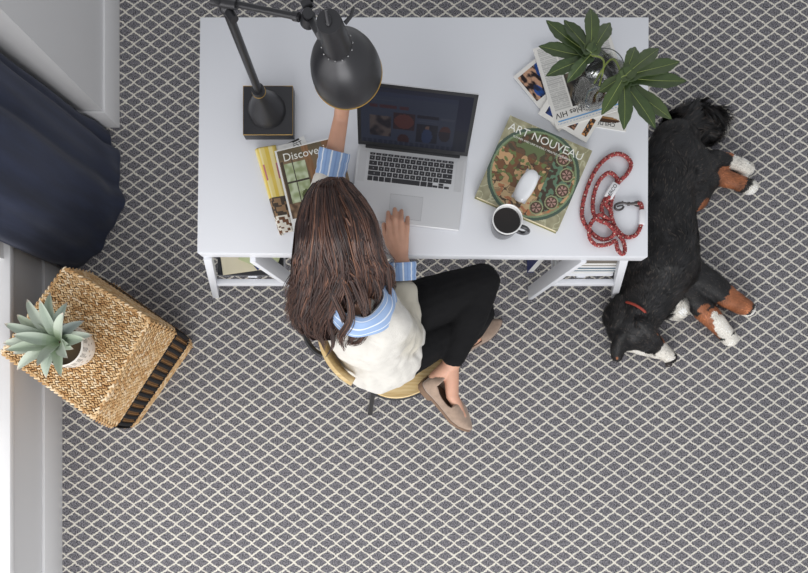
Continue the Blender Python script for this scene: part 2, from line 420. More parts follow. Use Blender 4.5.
# ------------------------------------------------------------------ woven ottoman
def ottoman():
    top = [P(65, 268, .46), P(150, 320, .46), P(94, 418, .46), P(2, 353, .46)]
    bot = [P(116, 286, .004), P(195, 343, .004), P(134, 429, .004), P(66, 366, .004)]
    cen = sum(top, V()) / 4
    root = thing('woven_ottoman', 'square woven seagrass ottoman with a black band, standing by the low window sill', 'ottoman', (cen.x, cen.y, 0))
    A = attrmat('seagrass', .75, .3)
    def ring(t):   # t 0 top .. 1 bottom, corners bulging outward
        bul = .02 * math.sin(math.pi * t)
        out = []
        for a, b in zip(top, bot):
            p = a.lerp(b, t); c = V((p.x - cen.x, p.y - cen.y, 0)).normalized(); out.append(p + c * bul)
        return out
    def rounded(q, r=.03, n=4):
        out = []; m = len(q)
        for i in range(m):
            p = q[i]; a = (q[i - 1] - p).normalized(); b = (q[(i + 1) % m] - p).normalized()
            for k in range(n + 1):
                t = k / n; s0 = p + a * r; s1 = p + b * r
                out.append((s0 * (1 - t) ** 2 + p * 2 * t * (1 - t) + s1 * t * t))
        return out
    # inner body
    mb = MB(); rings = [rounded([cen + V((0, 0, p.z - cen.z)) + (V((p.x, p.y, 0)) - V((cen.x, cen.y, 0))) * .985 for p in ring(t)], .02 + .04 * t) for t in [i / 10 for i in range(11)]]
    vs = [p for r_ in rings for p in r_]; n = len(rings[0]); fs = []
    for i in range(10):
        for k in range(n): fs.append((i * n + k, (i + 1) * n + k, (i + 1) * n + (k + 1) % n, i * n + (k + 1) % n))
    fs.append(tuple(range(n))); fs.append(tuple(10 * n + k for k in range(n))[::-1])
    vs = [(p.x, p.y, p.z - (.004 if i < n else 0)) for i, p in enumerate(vs)]
    mb.add(vs, fs, srgb((118, 88, 58))); wparent(mb.build('body', A), root)
    straw = [srgb(c) for c in ((222, 188, 142), (205, 167, 119), (234, 207, 166), (189, 147, 99), (214, 178, 131), (242, 220, 187))]
    def stitch(mb, p, d, nrm, L_, W_, T_, colr):
        d = d.normalized(); s_ = nrm.cross(d).normalized(); n_ = d.cross(s_)
        M = Matrix((d, s_, n_)).transposed(); mb.ell(p, (L_, W_, T_), M, color=colr, nu=6, nv=4)
    # top: rows of slanted stitches
    mb = MB(); ex = (top[1] - top[0]); ey = (top[3] - top[0]); nrm = V((0, 0, 1))
    NR, NCc = 44, 30
    for j in range(NR):
        for i in range(NCc):
            u = (i + .5 + (.5 if j % 2 else 0)) / NCc; v = (j + .5) / NR
            if u > .995: continue
            p = (top[0] * (1 - u) * (1 - v) + top[1] * u * (1 - v) + top[2] * u * v + top[3] * (1 - u) * v)
            p = p + V((random.gauss(0, .0008), random.gauss(0, .0008), .001))
            sl = .52 if j % 2 else -.52
            d = ex.normalized() + ey.normalized() * (sl + random.gauss(0, .08)) * 1.1
            stitch(mb, p, d, nrm, .0094, .0036, .0038, random.choice(straw))
    o = wparent(mb.build('woven_top', A), root)
    # sides
    mbs = MB(); mbk = MB(); mbw = MB()
    for sd in range(4):
        for j in range(34):
            t = (j + .5) / 34; q = ring(t); a, b = q[sd], q[(sd + 1) % 4]
            e = b - a; L_ = e.length; nn = max(1, int(L_ / .0165)); nr = V((e.y, -e.x, 0)).normalized() * -1
            mid = (a + b) / 2 - cen
            if nr.dot(V((mid.x, mid.y, 0))) < 0: nr = -nr
            zone = 'n' if t < .47 else ('b' if t < .86 else 'n')
            if zone == 'b': nn = 26
            for i in range(nn):
                u = (i + .5 + (.5 if j % 2 and zone == 'n' else 0)) / nn
                if u < .05 * t or u > 1 - .04 * t: pass
                # pull the corners in so they are rounded
                edge = min(u, 1 - u); rr_ = (.015 + .03 * t); inn = max(0, 1 - edge * L_ / rr_)
                p = a.lerp(b, u) - nr * (inn ** 2 * rr_ * .5) + nr * .001
                d = e.normalized() + V((0, 0, 1)) * ((.45 if j % 2 else -.45) + random.gauss(0, .06))
                if zone == 'b':
                    stripe = i % 2 == 1 and .50 < t < .83
                    if stripe and j % 1 == 0:
                        stitch(mbk, p, V((0, 0, 1)), nr, (.0042 if j % 3 else .002), .0015, .0040, srgb((178, 132, 82)))
                    else: stitch(mbk, p, e, nr, .0105, .0072, .0035, srgb((30, 29, 31)))
                else:
                    stitch(mbs, p, d, nr, .0105, .0058, .0035, lerp(random.choice(straw), srgb((176, 138, 94)), .4))
    wparent(mbs.build('woven_side', A), root)
    wparent(mbk.build('black_band', A), root)
    # braided rim along the top edge
    mb = MB(); loop = rounded([p + V((0, 0, .001)) for p in top], .012, 3); pts = cr(loop, 1, True)
    tot = []
    for i in range(len(loop)):
        a, b = loop[i], loop[(i + 1) % len(loop)]; k = max(1, int((b - a).length / .009))
        tot += [(a.lerp(b, q / k), (b - a)) for q in range(k)]
    for i, (p, d) in enumerate(tot):
        sd_ = V((-d.y, d.x, 0)).normalized()
        stitch(mb, p + sd_ * (.003 if i % 2 else -.003), d + sd_ * d.length * (.55 if i % 2 else -.55), V((0, 0, 1)), .0115, .0045, .005, random.choice(straw))
    wparent(mb.build('braided_edge', A), root)
ottoman()

# ------------------------------------------------------------------ succulent in a patterned pot
def succulent():
    base = P(78, 348, .4665); base.z = .4665
    root = thing('potted_succulent', 'pale green succulent in a white patterned pot on the woven ottoman', 'plant', base)
    A = attrmat('glazed_pot', .5, .5); L = attrmat('succulent_skin', .55, .35)
    prof = [(0, 0), (.061, 0), (.067, .006), (.075, .04), (.0775, .08), (.076, .112), (.072, .115), (.070, .10), (.068, .09)]
    prof2 = []
    for (a, b), (c, d) in zip(prof[:-1], prof[1:]):
        n = 8 if abs(d - b) > .02 else 1
        for k in range(n): prof2.append((a + (c - a) * k / n, b + (d - b) * k / n))
    prof2.append(prof[-1])
    def cf(i, k):
        z = prof2[i][1]; base_ = (226, 220, 212)
        if .078 < z < .108 and (k + i) % 2 == 0 and k % 3 != 0: return srgb((120, 116, 112))
        if .03 < z < .075:
            h = (k * 7 + i * 13) % 29
            if h == 0: return srgb((176, 140, 98))
            if h == 5: return srgb((120, 112, 100))
        return srgb(base_)
    MB().lathe(prof2, n=64, cfun=cf).build('pot', A, root)
    MB().lathe([(0, .094), (.03, .096), (.0685, .092)], n=24, color=srgb((96, 78, 58))).build('soil', A, root)
    c0 = V((0, 0, .11))
    ctr = P(54, 339, .60)
    off = V((ctr.x - base.x, ctr.y - base.y, 0))
    tips = [((20, 208), .60), ((12, 302), .62), ((24, 335), .66), ((80, 430), .58), ((178, 410), .70), ((220, 468), .58), ((292, 462), .64), ((322, 372), .69), ((406, 282), .64), ((444, 262), .56), ((402, 195), .58), ((322, 105), .60), ((301, 155), .70), ((190, 94), .66), ((128, 90), .58), ((80, 165), .57), ((60, 262), .66), ((62, 352), .57), ((240, 60), .54), ((350, 330), .60)]
    for (cx, cy), z in tips:
        t = P(cx / 4.775, 280 + cy / 4.775, z)
        tip = V((t.x, t.y, t.z)) - base
        s0 = c0 + off * .55; d = tip - s0
        h = V((d.x, d.y, 0)); hl = h.length or .01; hd = h / hl if h.length else V((1, 0, 0))
        side = V((-hd.y, hd.x, 0))
        s0 = s0 + hd * .004
        W_ = .0190 + .002 * random.random() if hl > .04 else .012
        m, n = 12, 8; vs = []; cs = []; fs = []
        lift = .028 * (1 if z < .64 else .3)
        cA = random.choice([(148, 164, 142), (162, 176, 150), (142, 156, 142), (170, 180, 166), (146, 158, 156)])
        for i in range(m + 1):
            t_ = i / m
            p = s0.lerp(tip, t_) + V((0, 0, math.sin(math.pi * t_) * lift))
            wdt = W_ * (math.sin(math.pi * min(1, (t_ * .84 + .16))) ** .75) * (1 if t_ < .99 else 0) + .0003
            tang = (tip - s0).normalized(); nrm = side.cross(tang); nrm = -nrm if nrm.z < 0 else nrm
            for k in range(n + 1):
                a = (k / n - .5) * 2
                vs.append(p + side * wdt * a + nrm * (abs(a) ** 1.6 * wdt * .45))
            for k in range(n, -1, -1):
                a = (k / n - .5) * 2
                vs.append(p + side * wdt * a * .96 + nrm * (abs(a) ** 1.6 * wdt * .45 - .0035 * (1 - a * a) * (1 - t_ * .7) - .0006))
        rw = 2 * (n + 1)
        for i in range(m):
            t_ = i / m
            for k in range(rw):
                fs.append((i * rw + k, i * rw + (k + 1) % rw, (i + 1) * rw + (k + 1) % rw, (i + 1) * rw + k))
                kk = k if k <= n else rw - 1 - k
                e = abs(kk / n - .5) * 2
                c = lerp(cA, (206, 214, 200), .35 * e + .2 * t_)
                if t_ > .9: c = lerp(c, (200, 170, 160), .4)
                cs.append(srgb(lerp(c, (120, 150, 96), .5 * max(0, .35 - t_) / .35)))
        fs.append(tuple(range(rw))[::-1]); cs.append(srgb(cA)); fs.append(tuple(m * rw + k for k in range(rw))); cs.append(srgb(cA))
        MB().add(vs, fs, colors=cs).build('leaf', L, root, angle=75)
succulent()

# ------------------------------------------------------------------ desk lamp
def lamp():
    root = thing('desk_lamp', 'black jointed desk lamp on a square base at the back left of the desk', 'lamp', (-.434, .962, TZ))
    B = M_blackmetal
    def W(mb, n, m=B, par=root, **k):
        o = mb.build(n, m, None, **k)
        if par is root: return wparent(o, root)
        o.parent = par; return o
    base = W(MB().box((-.434, .962, .7585), (.159, .157, .035), bev=.0015), 'base')
    for sgn in ((0, -1), (0, 1), (1, 0), (-1, 0)):
        pass
    mb = MB()
    for z in (.7755,):
        q = [(-.434 - .079, .962 - .078, z), (-.434 + .079, .962 - .078, z), (-.434 + .079, .962 + .078, z), (-.434 - .079, .962 + .078, z)]
        mb.tube(q, .0009, n=6, closed=True)
    W(mb, 'brass_trim', M_gold)
    a0 = P(231, 3, 1.272)
    cone = [(0, .776), (.060, .776), (.0595, .784), (.055, .796), (.046, .815), (.034, .838), (.024, .86), (.0185, .88), (.0175, .893), (.0, .893)]
    W(MB().lathe(cone, (-.437, .962, 0), 40), 'flared_foot')
    W(MB().lathe([(.0, .888), (.0195, .888), (.0205, .897), (.0195, .906), (.0, .906)], (-.436, .962, 0), 28), 'collar')
    W(MB().tube([(-.436 + .0205 * math.cos(k * math.pi / 16), .962 + .0205 * math.sin(k * math.pi / 16), .892) for k in range(32)], .0011, n=6, closed=True), 'collar_ring', M_gold)
    e0 = V((-.428, .972, 1.262)); e1 = V((-.228, .902, 1.332))
    mb = MB(); mb.tube([(-.436, .962, .89), e0], .0118, n=16)
    W(mb, 'pole')
    mb = MB(); mb.ell(e0, .017); mb.tube([e0 + V((-.02, .035, .0)), e0 + V((.02, -.03, .0))], .012, n=14); mb.tube([e0 + V((-.03, .008, .012)), e0 + V((.03, -.008, .02))], .010, n=14)
    mb.tube([e0 + V((-.012, .0, .02)), e0 + V((-.03, .0, .05))], .008, n=12); W(mb, 'elbow_joint')
    d = (e1 - a0).normalized(); e0 = a0
    W(MB().tube([e0 + d * .01, e1 - d * .012], .0078, n=14), 'arm')
    W(MB().tube([e0 + d * .004, e0 + d * .018], .0105, n=14), 'arm_ferrule'); W(MB().tube([e1 - d * .03, e1 - d * .015], .0105, n=14), 'arm_ferrule')
    mb = MB(); mb.tube([e1 + V((.004, -.004, -.012)), e1 + V((.012, -.002, .012))], .0165, n=20); mb.tube([e1 + V((.01, .0, .012)), e1 + V((.012, -.002, .022))], .012, n=16)
    mb.tube([e1 + V((-.004, .02, .01)), e1 + V((.016, .03, .012))], .012, n=12); mb.box(e1 + V((.012, .036, .014)), (.02, .01, .016), bev=.002)
    W(mb, 'swivel_joint')
    cx, cy = -.148, .845
    def sc_(prof, tilt=.0): return prof
    # shade: axis leans very slightly
    ax0 = V((-.142, .849, 1.195)); ax1 = V((-.162, .838, 1.425)); az = (ax1 - ax0).normalized(); axx = V((1, 0, 0)); axx = (axx - az * axx.dot(az)).normalized(); ayy = az.cross(axx)
    M = Matrix((axx, ayy, az)).transposed()
    prof = [(.0865, 0), (.0875, .004), (.0876, .018), (.0858, .036), (.0815, .058), (.0735, .081), (.0625, .101), (.0495, .117), (.0405, .126), (.036, .131), (.0345, .135), (.0335, .14), (.032, .165), (.030, .195), (.0285, .222), (.0265, .229), (.0, .230)]
    inner = [(.0, .218), (.0255, .217), (.0305, .138), (.035, .128), (.047, .1155), (.0600, .099), (.071, .0795), (.0788, .057), (.0832, .036), (.085, .018), (.0853, .001)]
    sh = W(MB().lathe(prof + [], ax0, 56, M=M), 'lamp_shade')
    W(MB().lathe(inner, ax0, 40, M=M), 'shade_lining', mat('lining', (214, 206, 190), .5))
    ring_ = [ax0 + M @ V((.0872 * math.cos(a), .0872 * math.sin(a), 0)) for a in [2 * math.pi * k / 56 for k in range(56)]]
    W(MB().tube(ring_, .0016, n=8, closed=True), 'shade_rim', M_gold)
    mb = MB()
    for k in range(14):
        a = 2 * math.pi * k / 14 + .1; mb.ell(ax0 + M @ V((.0365 * math.cos(a), .0365 * math.sin(a), .1345)), .0020, nu=8, nv=5)
    W(mb, 'rivets', mat('rivet_steel', (170, 170, 172), .3, .8))
    mb = MB(); t0 = ax0 + M @ V((0, 0, .231)); mb.tube([t0 + V((0, -.008, 0)), t0 + V((-.003, .010, .018))], .0042, n=10); mb.ell(t0, (.008, .012, .006))
    W(mb, 'cap_bolt')
    mb = MB(); mb.tube([ax0 + M @ V((.03, .01, .20)), ax0 + M @ V((.045, .022, .205)), ax0 + M @ V((.053, .036, .215))], [.005, .004, .0025], n=8)
    W(mb, 'lever')
    mb = MB(); mb.tube([e1 + V((.016, -.004, .0)), ax0 + M @ V((-.028, -.004, .185))], .010, n=12); W(mb, 'shade_bracket')
    mb = MB(); mb.ell(ax0 + M @ V((0, 0, .075)), (.028, .028, .034)); W(mb, 'bulb', mat('bulb', (240, 238, 230), .3))
lamp()

# ------------------------------------------------------------------ laptop
def laptop():
    ang = R(-6.6); c = P(408.6, 187.6, .75)
    root = thing('laptop', 'open silver laptop with black keys and a dim screen in the middle of desk', 'laptop', (c.x, c.y, TZ), ang)
    alu = mat('aluminium', (206, 207, 210), .42, .25); blk = mat('laptop_black', (32, 33, 36), .35); keym = mat('key_black', (46, 46, 50), .55)
    W_, D_ = .356, .243
    MB().box((0, 0, .0085), (W_, D_, .015), bev=.004, seg=3).build('base', alu, root)
    MB().box((0, D_ / 2 - .004, .0165), (W_ - .05, .016, .005), bev=.002).build('hinge', blk, root)
    zz = .0162
    rows = [([1] * 14, .5), ([1] * 13 + [1.45], 1), ([1.5] + [1] * 12 + [1.1], 1), ([1.75] + [1] * 11 + [1.75], 1), ([2.25] + [1] * 10 + [2.25], 1)]
    x0, wtot = -.1365, .273; y = .0985; mb = MB(); gap = .0026
    for keys, h in rows:
        hh = .0165 * h if h == 1 else .0095; tot = sum(keys); x = x0
        for k in keys:
            ww = wtot * k / tot; mb.box((x + ww / 2, y - hh / 2, zz + .0003), (ww - gap, hh - gap, .0012), bev=.0004, seg=1); x += ww
        y -= hh
    x = x0
    for k in (1, 1, 1, 1.2, 5, 1.2, 1):
        ww = .0187 * k; mb.box((x + ww / 2, y - .0085, zz + .0003), (ww - gap, .0165 - gap + .001, .0012), bev=.0004, seg=1); x += ww
    for i in range(3): mb.box((x + .0187 * (i + .5) - .002, y - .0125, zz + .0003), (.0155, .0065, .0012), bev=.0004, seg=1)
    mb.box((x + .0187 * 1.5 - .002, y - .0045, zz + .0003), (.0155, .0065, .0012), bev=.0004, seg=1)
    mb.build('keyboard', keym, root)
    mb = MB()   # pale legends on the keys
    y = .0985
    for ri, (keys, h) in enumerate(rows):
        hh = .0165 * h if h == 1 else .0095; tot = sum(keys); x = x0
        for k in keys:
            ww = wtot * k / tot
            mb.box((x + ww / 2, y - hh / 2, zz + .00095), (.0032, .0036 if h == 1 else .002, .0002)); x += ww
        y -= hh
    mb.build('key_legends', mat('legend', (150, 150, 155), .6), root, smooth=False)
    mb = MB(); mb.box((-.002, -.0665, .0160), (.105, .076, .0006), bev=.0002, seg=1); mb.build('trackpad', mat('trackpad', (198, 199, 202), .35, .2), root)
    mb = MB(); q = [(-.0545, -.1045, .0163), (.0505, -.1045, .0163), (.0505, -.0285, .0163), (-.0545, -.0285, .0163)]; mb.tube(q, .0004, n=4, closed=True); mb.build('trackpad_edge', mat('edge_grey', (140, 141, 145), .5), root)
    gr = mat('grille', (196, 197, 200), .5, bump=.5, bscale=900)
    for sx in (-1, 1): MB().box((sx * .157, .052, .0161), (.024, .10, .0003)).build('speaker_grille', gr, root, smooth=False)
    # lid, tilted back
    lid = bpy.data.objects.new('screen', None); col.objects.link(lid); lid.parent = root
    tilt = R(68); lid.location = (0, D_ / 2 - .003, .018); lid.rotation_euler = (tilt, 0, 0)
    SH = .235
    MB().box((0, SH / 2, -.003), (W_, SH, .006), bev=.0028, seg=2).build('lid_shell', alu, lid)
    MB().box((0, SH / 2, .0006), (W_ - .002, SH - .002, .0022), bev=.0008, seg=1).build('bezel', blk, lid)
    def page(u, v):
        x, y = u, 1 - v
        c = (58, 64, 82)
        if x > .87: return (34, 36, 58) if y < .6 else (36, 38, 50)
        if y < .07: return (44, 46, 62)
        if y > .93: return (38, 42, 58) if int(x * 60) % 3 else (58, 60, 74)
        if .07 < y < .15: c = (52, 58, 80)
        def inr(a, b, c_, d): return a < x < b and c_ < y < d
        if inr(.08, .44, .28, .35): return (72, 40, 44) if int((x - .08) / .09) % 2 or (x - .08) % .09 < .07 else c
        if inr(.08, .28, .48, .86):
            return lerp((40, 34, 36), (96, 84, 80), max(0, min(1, .5 + 1.6 * nz(x * 14, y * 9, 1))))
        if inr(.30, .50, .40, .70):
            d = math.hypot((x - .40) / .09, (y - .55) / .13); return (92, 50, 42) if d < 1 else (54, 34, 34)
        if inr(.52, .72, .40, .46): return (34, 30, 40)
        if inr(.52, .72, .56, .90):
            d = math.hypot((x - .62) / .05, (y - .78) / .14); return (44, 58, 92) if d < 1 else ((110, 84, 72) if math.hypot((x - .62) / .02, (y - .62) / .035) < 1 else (32, 30, 38))
        if math.hypot((x - .80 + .015) / .055, (y - .70) / .15) < 1: return (40, 28, 32) if y > .66 else (76, 40, 32)
        if math.hypot((x - .40) / .055, (y - .88) / .10) < 1: return (60, 34, 30)
        if inr(.74, .86, .42, .45) or inr(.10, .3, .20, .22) or inr(.54, .7, .50, .52): return (70, 74, 90)
        return c
    m, nt, b = newmat('screen_page'); a = nt.nodes.new('ShaderNodeAttribute'); a.attribute_name = 'Col'
    nt.links.new(a.outputs['Color'], b.inputs['Emission Color']); b.inputs['Emission Strength'].default_value = .30
    b.inputs['Base Color'].default_value = (.012, .013, .017, 1); b.inputs['Roughness'].default_value = .3; b.inputs['Specular IOR Level'].default_value = .12
    painted(.332, .207, 110, 70, page, z=.0019, cy=SH / 2 + .003).build('display', m, lid, smooth=False)
laptop()

# ------------------------------------------------------------------ art book, mouse, mug
def artbook():
    c = P(533.8, 173.3, .765); z0 = TZ
    root = thing('hardcover_book', 'large square art book with a round floral cover and white title', 'book', (c.x, c.y, z0), R(-23.4))
    w, h, t = .287, .282, .025
    mb = MB()
    mb.box((0, 0, .001), (w, h, .002)); mb.box((0, 0, t - .0015), (w, h, .002)); mb.box((-w / 2 + .001, 0, t / 2), (.002, h, t - .001))
    mb.build('cover', mat('khaki_cloth', (148, 146, 112), .5), root, smooth=False)
    MB().box((.001, 0, t / 2 - .0003), (w - .008, h - .008, t - .0045)).build('pages', mat('cream_pages', (226, 214, 184), .7), root, smooth=False)
    def art(u, v):
        x, y = (u - .5) * w, (v - .5) * h
        x /= 1.19; y /= 1.19; cx, cy = .0, -.003; r = math.hypot(x - cx, y - cy)
        if r > .125:
            n = nz(x * 60, y * 60); k = abs(nz(x * 38, y * 38, 5)) < .05
            c_ = lerp((170, 165, 136), (146, 142, 114), max(0, min(1, .5 + n)))
            return (188, 186, 156) if k else c_
        if r > .117: return (72, 90, 78)
        if r > .112: return (128, 146, 112)
        # rosettes on the right-hand side of the disc
        for i in range(5):
            a = R(-62 + i * 28); px, py = cx + .090 * math.cos(a), cy + .090 * math.sin(a); q = math.hypot(x - px, y - py)
            if q < .019:
                if q > .016: return (150, 156, 118)
                th = math.atan2(y - py, x - px); return (176, 140, 130) if q < .012 and math.cos(6 * th) > -.1 and q > .003 else (86, 66, 52)
        if x > cx + .035 and r < .105:
            return (96, 124, 100) if (nz(x * 90, y * 90, 3) > .05) else (66, 54, 42)
        n = nz(x * 42 + 3, y * 42, 7); m_ = nz(x * 85, y * 85, 11)
        if abs(n) < .035: return (84, 66, 48)
        if y > .035: return (100, 112, 74) if n > .05 else ((104, 78, 58) if m_ > 0 else (76, 70, 52))
        if y < -.055: return (184, 120, 82) if m_ > .18 else ((200, 172, 130) if n > -.15 else (156, 128, 94))
        return (108, 122, 72) if m_ > .15 else ((198, 158, 116) if n > 0 else (120, 82, 54))
    painted(w, h, 150, 150, art, z=t - .0003).build('cover_print', attrmat('gloss_print', .3, .5), root, smooth=False)
    text('ART NOUVEAU', .0365, M_whiteink, root, (-.004, .108, t - .0001), name='title', sx=1.02)
    text('FLOWER AND LINE IN EARLY PRINTED ORNAMENT', .0088, M_whiteink, root, (-.006, .084, t - .0001), name='subtitle', sx=1.0)
    # mouse resting on the book
    p = P(528, 182.5, .80)
    mo = thing('computer_mouse', 'white wireless mouse resting on the art book', 'computer mouse', (p.x, p.y, TZ + t + .0002), R(60))
    vs = []; fs = []; nu, nv = 36, 10
    for j in range(nv + 1):
        ph = j / nv * math.pi / 2
        for i in range(nu):
            a = 2 * math.pi * i / nu; ca, sa = math.cos(a), math.sin(a)
            ex = .82
            x = .0565 * math.copysign(abs(ca) ** ex, ca) * math.cos(ph) ** .45; y = .0285 * math.copysign(abs(sa) ** ex, sa) * math.cos(ph) ** .45
            vs.append((x, y, .003 + .0195 * math.sin(ph)))
    for j in range(nv):
        for i in range(nu): fs.append((j * nu + i, j * nu + (i + 1) % nu, (j + 1) * nu + (i + 1) % nu, (j + 1) * nu + i))
    fs.append(tuple(range(nu))[::-1])
    MB().add(vs, fs).build('shell', mat('gloss_white', (244, 246, 250), .12, coat=.4), mo, angle=80)
    MB().box((0, 0, .0016), (.104, .05, .003), bev=.001).build('underside', mat('mouse_grey', (190, 190, 194), .4), mo)
    # small grey fruit-shaped mark
    mb = MB(); mb.lathe([(0, .0002), (.0032, .0002), (.0036, 0)], n=20); mb.ell((.0042, .001, 0), (.0016, .0008, .0003), nu=8, nv=4)
    o = mb.build('emblem', mat('emblem_grey', (176, 178, 184), .4), mo); o.location = (-.030, 0, .0196); o.rotation_euler = (0, R(-14), 0)
artbook()

def mug():
    c = P(502.5, 228.5, TZ); root = thing('coffee_mug', 'dark mug with a white inside, full of black coffee', 'mug', (c.x, c.y, TZ), R(-22))
    H = .098; dark = mat('mug_glaze', (52, 52, 56), .25, coat=.3); wht = mat('mug_inside', (236, 236, 236), .25)
    MB().lathe([(0, 0), (.034, 0), (.038, .004), (.043, .03), (.0455, .07), (.0475, H - .002), (.0468, H - .0005)], n=48).build('body', dark, root)
    MB().lathe([(.0475, H - .0025), (.0473, H), (.0455, H + .0012), (.0432, H - .001), (.042, .07), (.04, .03), (.035, .008), (0, .006)], n=48).build('lining', wht, root)
    MB().lathe([(0, .078), (.038, .078), (.0424, .0783)], n=40).build('coffee', mat('black_coffee', (24, 17, 15), .08), root)
    MB().tube(cr([(.043, 0, .082), (.062, 0, .085), (.0735, 0, .070), (.0735, 0, .048), (.062, 0, .030), (.041, 0, .028)], 8), .0062, n=12, flat=1.3).build('handle', dark, root)
mug()

# ------------------------------------------------------------------ dog lead
def lead():
    pc = [(308, 292), (328, 290), (335, 318), (331, 395), (302, 448), (252, 455), (208, 420), (183, 370), (178, 310), (190, 250), (215, 190), (262, 140), (281, 92), (252, 53), (205, 42), (150, 70), (100, 130), (60, 220), (38, 310), (42, 375), (85, 435), (130, 466), (172, 464), (192, 438), (160, 398), (110, 372), (88, 330), (95, 250), (120, 180), (165, 140), (207, 158), (210, 188), (182, 240), (150, 270), (131, 320), (148, 370), (190, 415), (232, 470), (246, 520), (232, 547), (207, 525), (198, 480), (165, 495), (110, 500), (72, 468), (70, 405), (118, 352), (172, 372), (176, 330), (152, 295), (168, 258)]
    pts = [P(575 + x / 4.98, 145 + y / 4.98, .752) for x, y in pc]
    for i, p in enumerate(pts): p.z = TZ + .0082 + .007 * max(0, math.sin(i * 1.15)) + (.008 if 22 < i < 27 or i > 36 else 0)
    for i in (0, 1, 2, 3, 4, 5, 12, 13, 14, 15, 16, 17, 18): pts[i].z = TZ + .0082
    path = cr(pts, 14)
    cen = P(610, 205, TZ); root = thing('dog_lead', 'red and white braided rope dog lead coiled near the right desk edge', 'dog lead', (cen.x, cen.y, TZ))
    reds = [(164, 78, 78), (150, 66, 68), (178, 94, 90), (138, 60, 62)]
    def cf(i, k):
        q = (i + k * 2) % 11
        if q == 0 and k % 2 == 0: return srgb((226, 214, 200))
        if (i * 2 + k) % 9 == 0: return srgb((70, 34, 40))
        return srgb(reds[(i // 2 + k) % 4])
    seg = []
    for a, b in zip(path, path[1:]):
        n = max(1, int((b - a).length / .0030)); seg += [a.lerp(b, k / n) for k in range(n)]
    rr = [.0067 + .0007 * math.sin(i * 2.1) for i in range(len(seg))]
    wparent(MB().tube(seg, rr, n=10, cfun=cf).build('rope', attrmat('rope', .8, .2, bump=.5, bscale=500), angle=180), root)
    wh = mat('webbing_white', (226, 226, 230), .6)
    # printed white sleeve where the handle loop is joined
    a, b = P(575 + 212 / 4.98, 145 + 185 / 4.98, .765), P(575 + 165 / 4.98, 145 + 262 / 4.98, .765)
    d = (b - a).normalized(); side = V((-d.y, d.x, 0)); ctr = (a + b) / 2; ctr.z = TZ + .0145
    M = Matrix((d, side, V((0, 0, 1)))).transposed()
    sl = wparent(MB().box(ctr, ((b - a).length * .92, .029, .021), M, bev=.005).build('sleeve', wh), root)
    t = text('ERCO', .017, M_ink, None, (ctr.x, ctr.y, ctr.z + .0108), math.atan2(-d.y, -d.x), name='print', sx=.9); wparent(t, root)
    a, b = P(575 + 334 / 4.98, 145 + 322 / 4.98, .75), P(575 + 332 / 4.98, 145 + 398 / 4.98, .75)
    d = (b - a).normalized(); side = V((-d.y, d.x, 0)); M = Matrix((d, side, V((0, 0, 1)))).transposed(); ctr = (a + b) / 2; ctr.z = TZ + .0095
    wparent(MB().box(ctr, ((b - a).length, .019, .017), M, bev=.005).build('sleeve', wh), root)
    st = mat('gunmetal', (92, 88, 88), .35, .8); Q = lambda x, y, z=.012: (lambda p: V((p.x, p.y, TZ + z)))(P(575 + x / 4.98, 145 + y / 4.98, .752))
    mb = MB(); mb.tube([Q(306, 291), Q(290, 292), Q(270, 293)], [.0075, .005, .0045], n=12); mb.tube([Q(318, 280), Q(300, 283), Q(300, 302), Q(318, 305)], .0028, n=8)
    mb.tube([Q(272, 293), Q(262, 293)], .0065, n=12)
    mb.tube(cr([Q(262, 293), Q(240, 288), Q(218, 290), Q(200, 300), Q(200, 316), Q(215, 324), Q(234, 318), Q(242, 306)], 6), .0036, n=10)
    mb.tube([Q(240, 300), Q(226, 302), Q(210, 306)], .0026, n=8); mb.tube([Q(238, 287), Q(236, 280)], .003, n=8)
    wparent(mb.build('snap_hook', st), root)
lead()

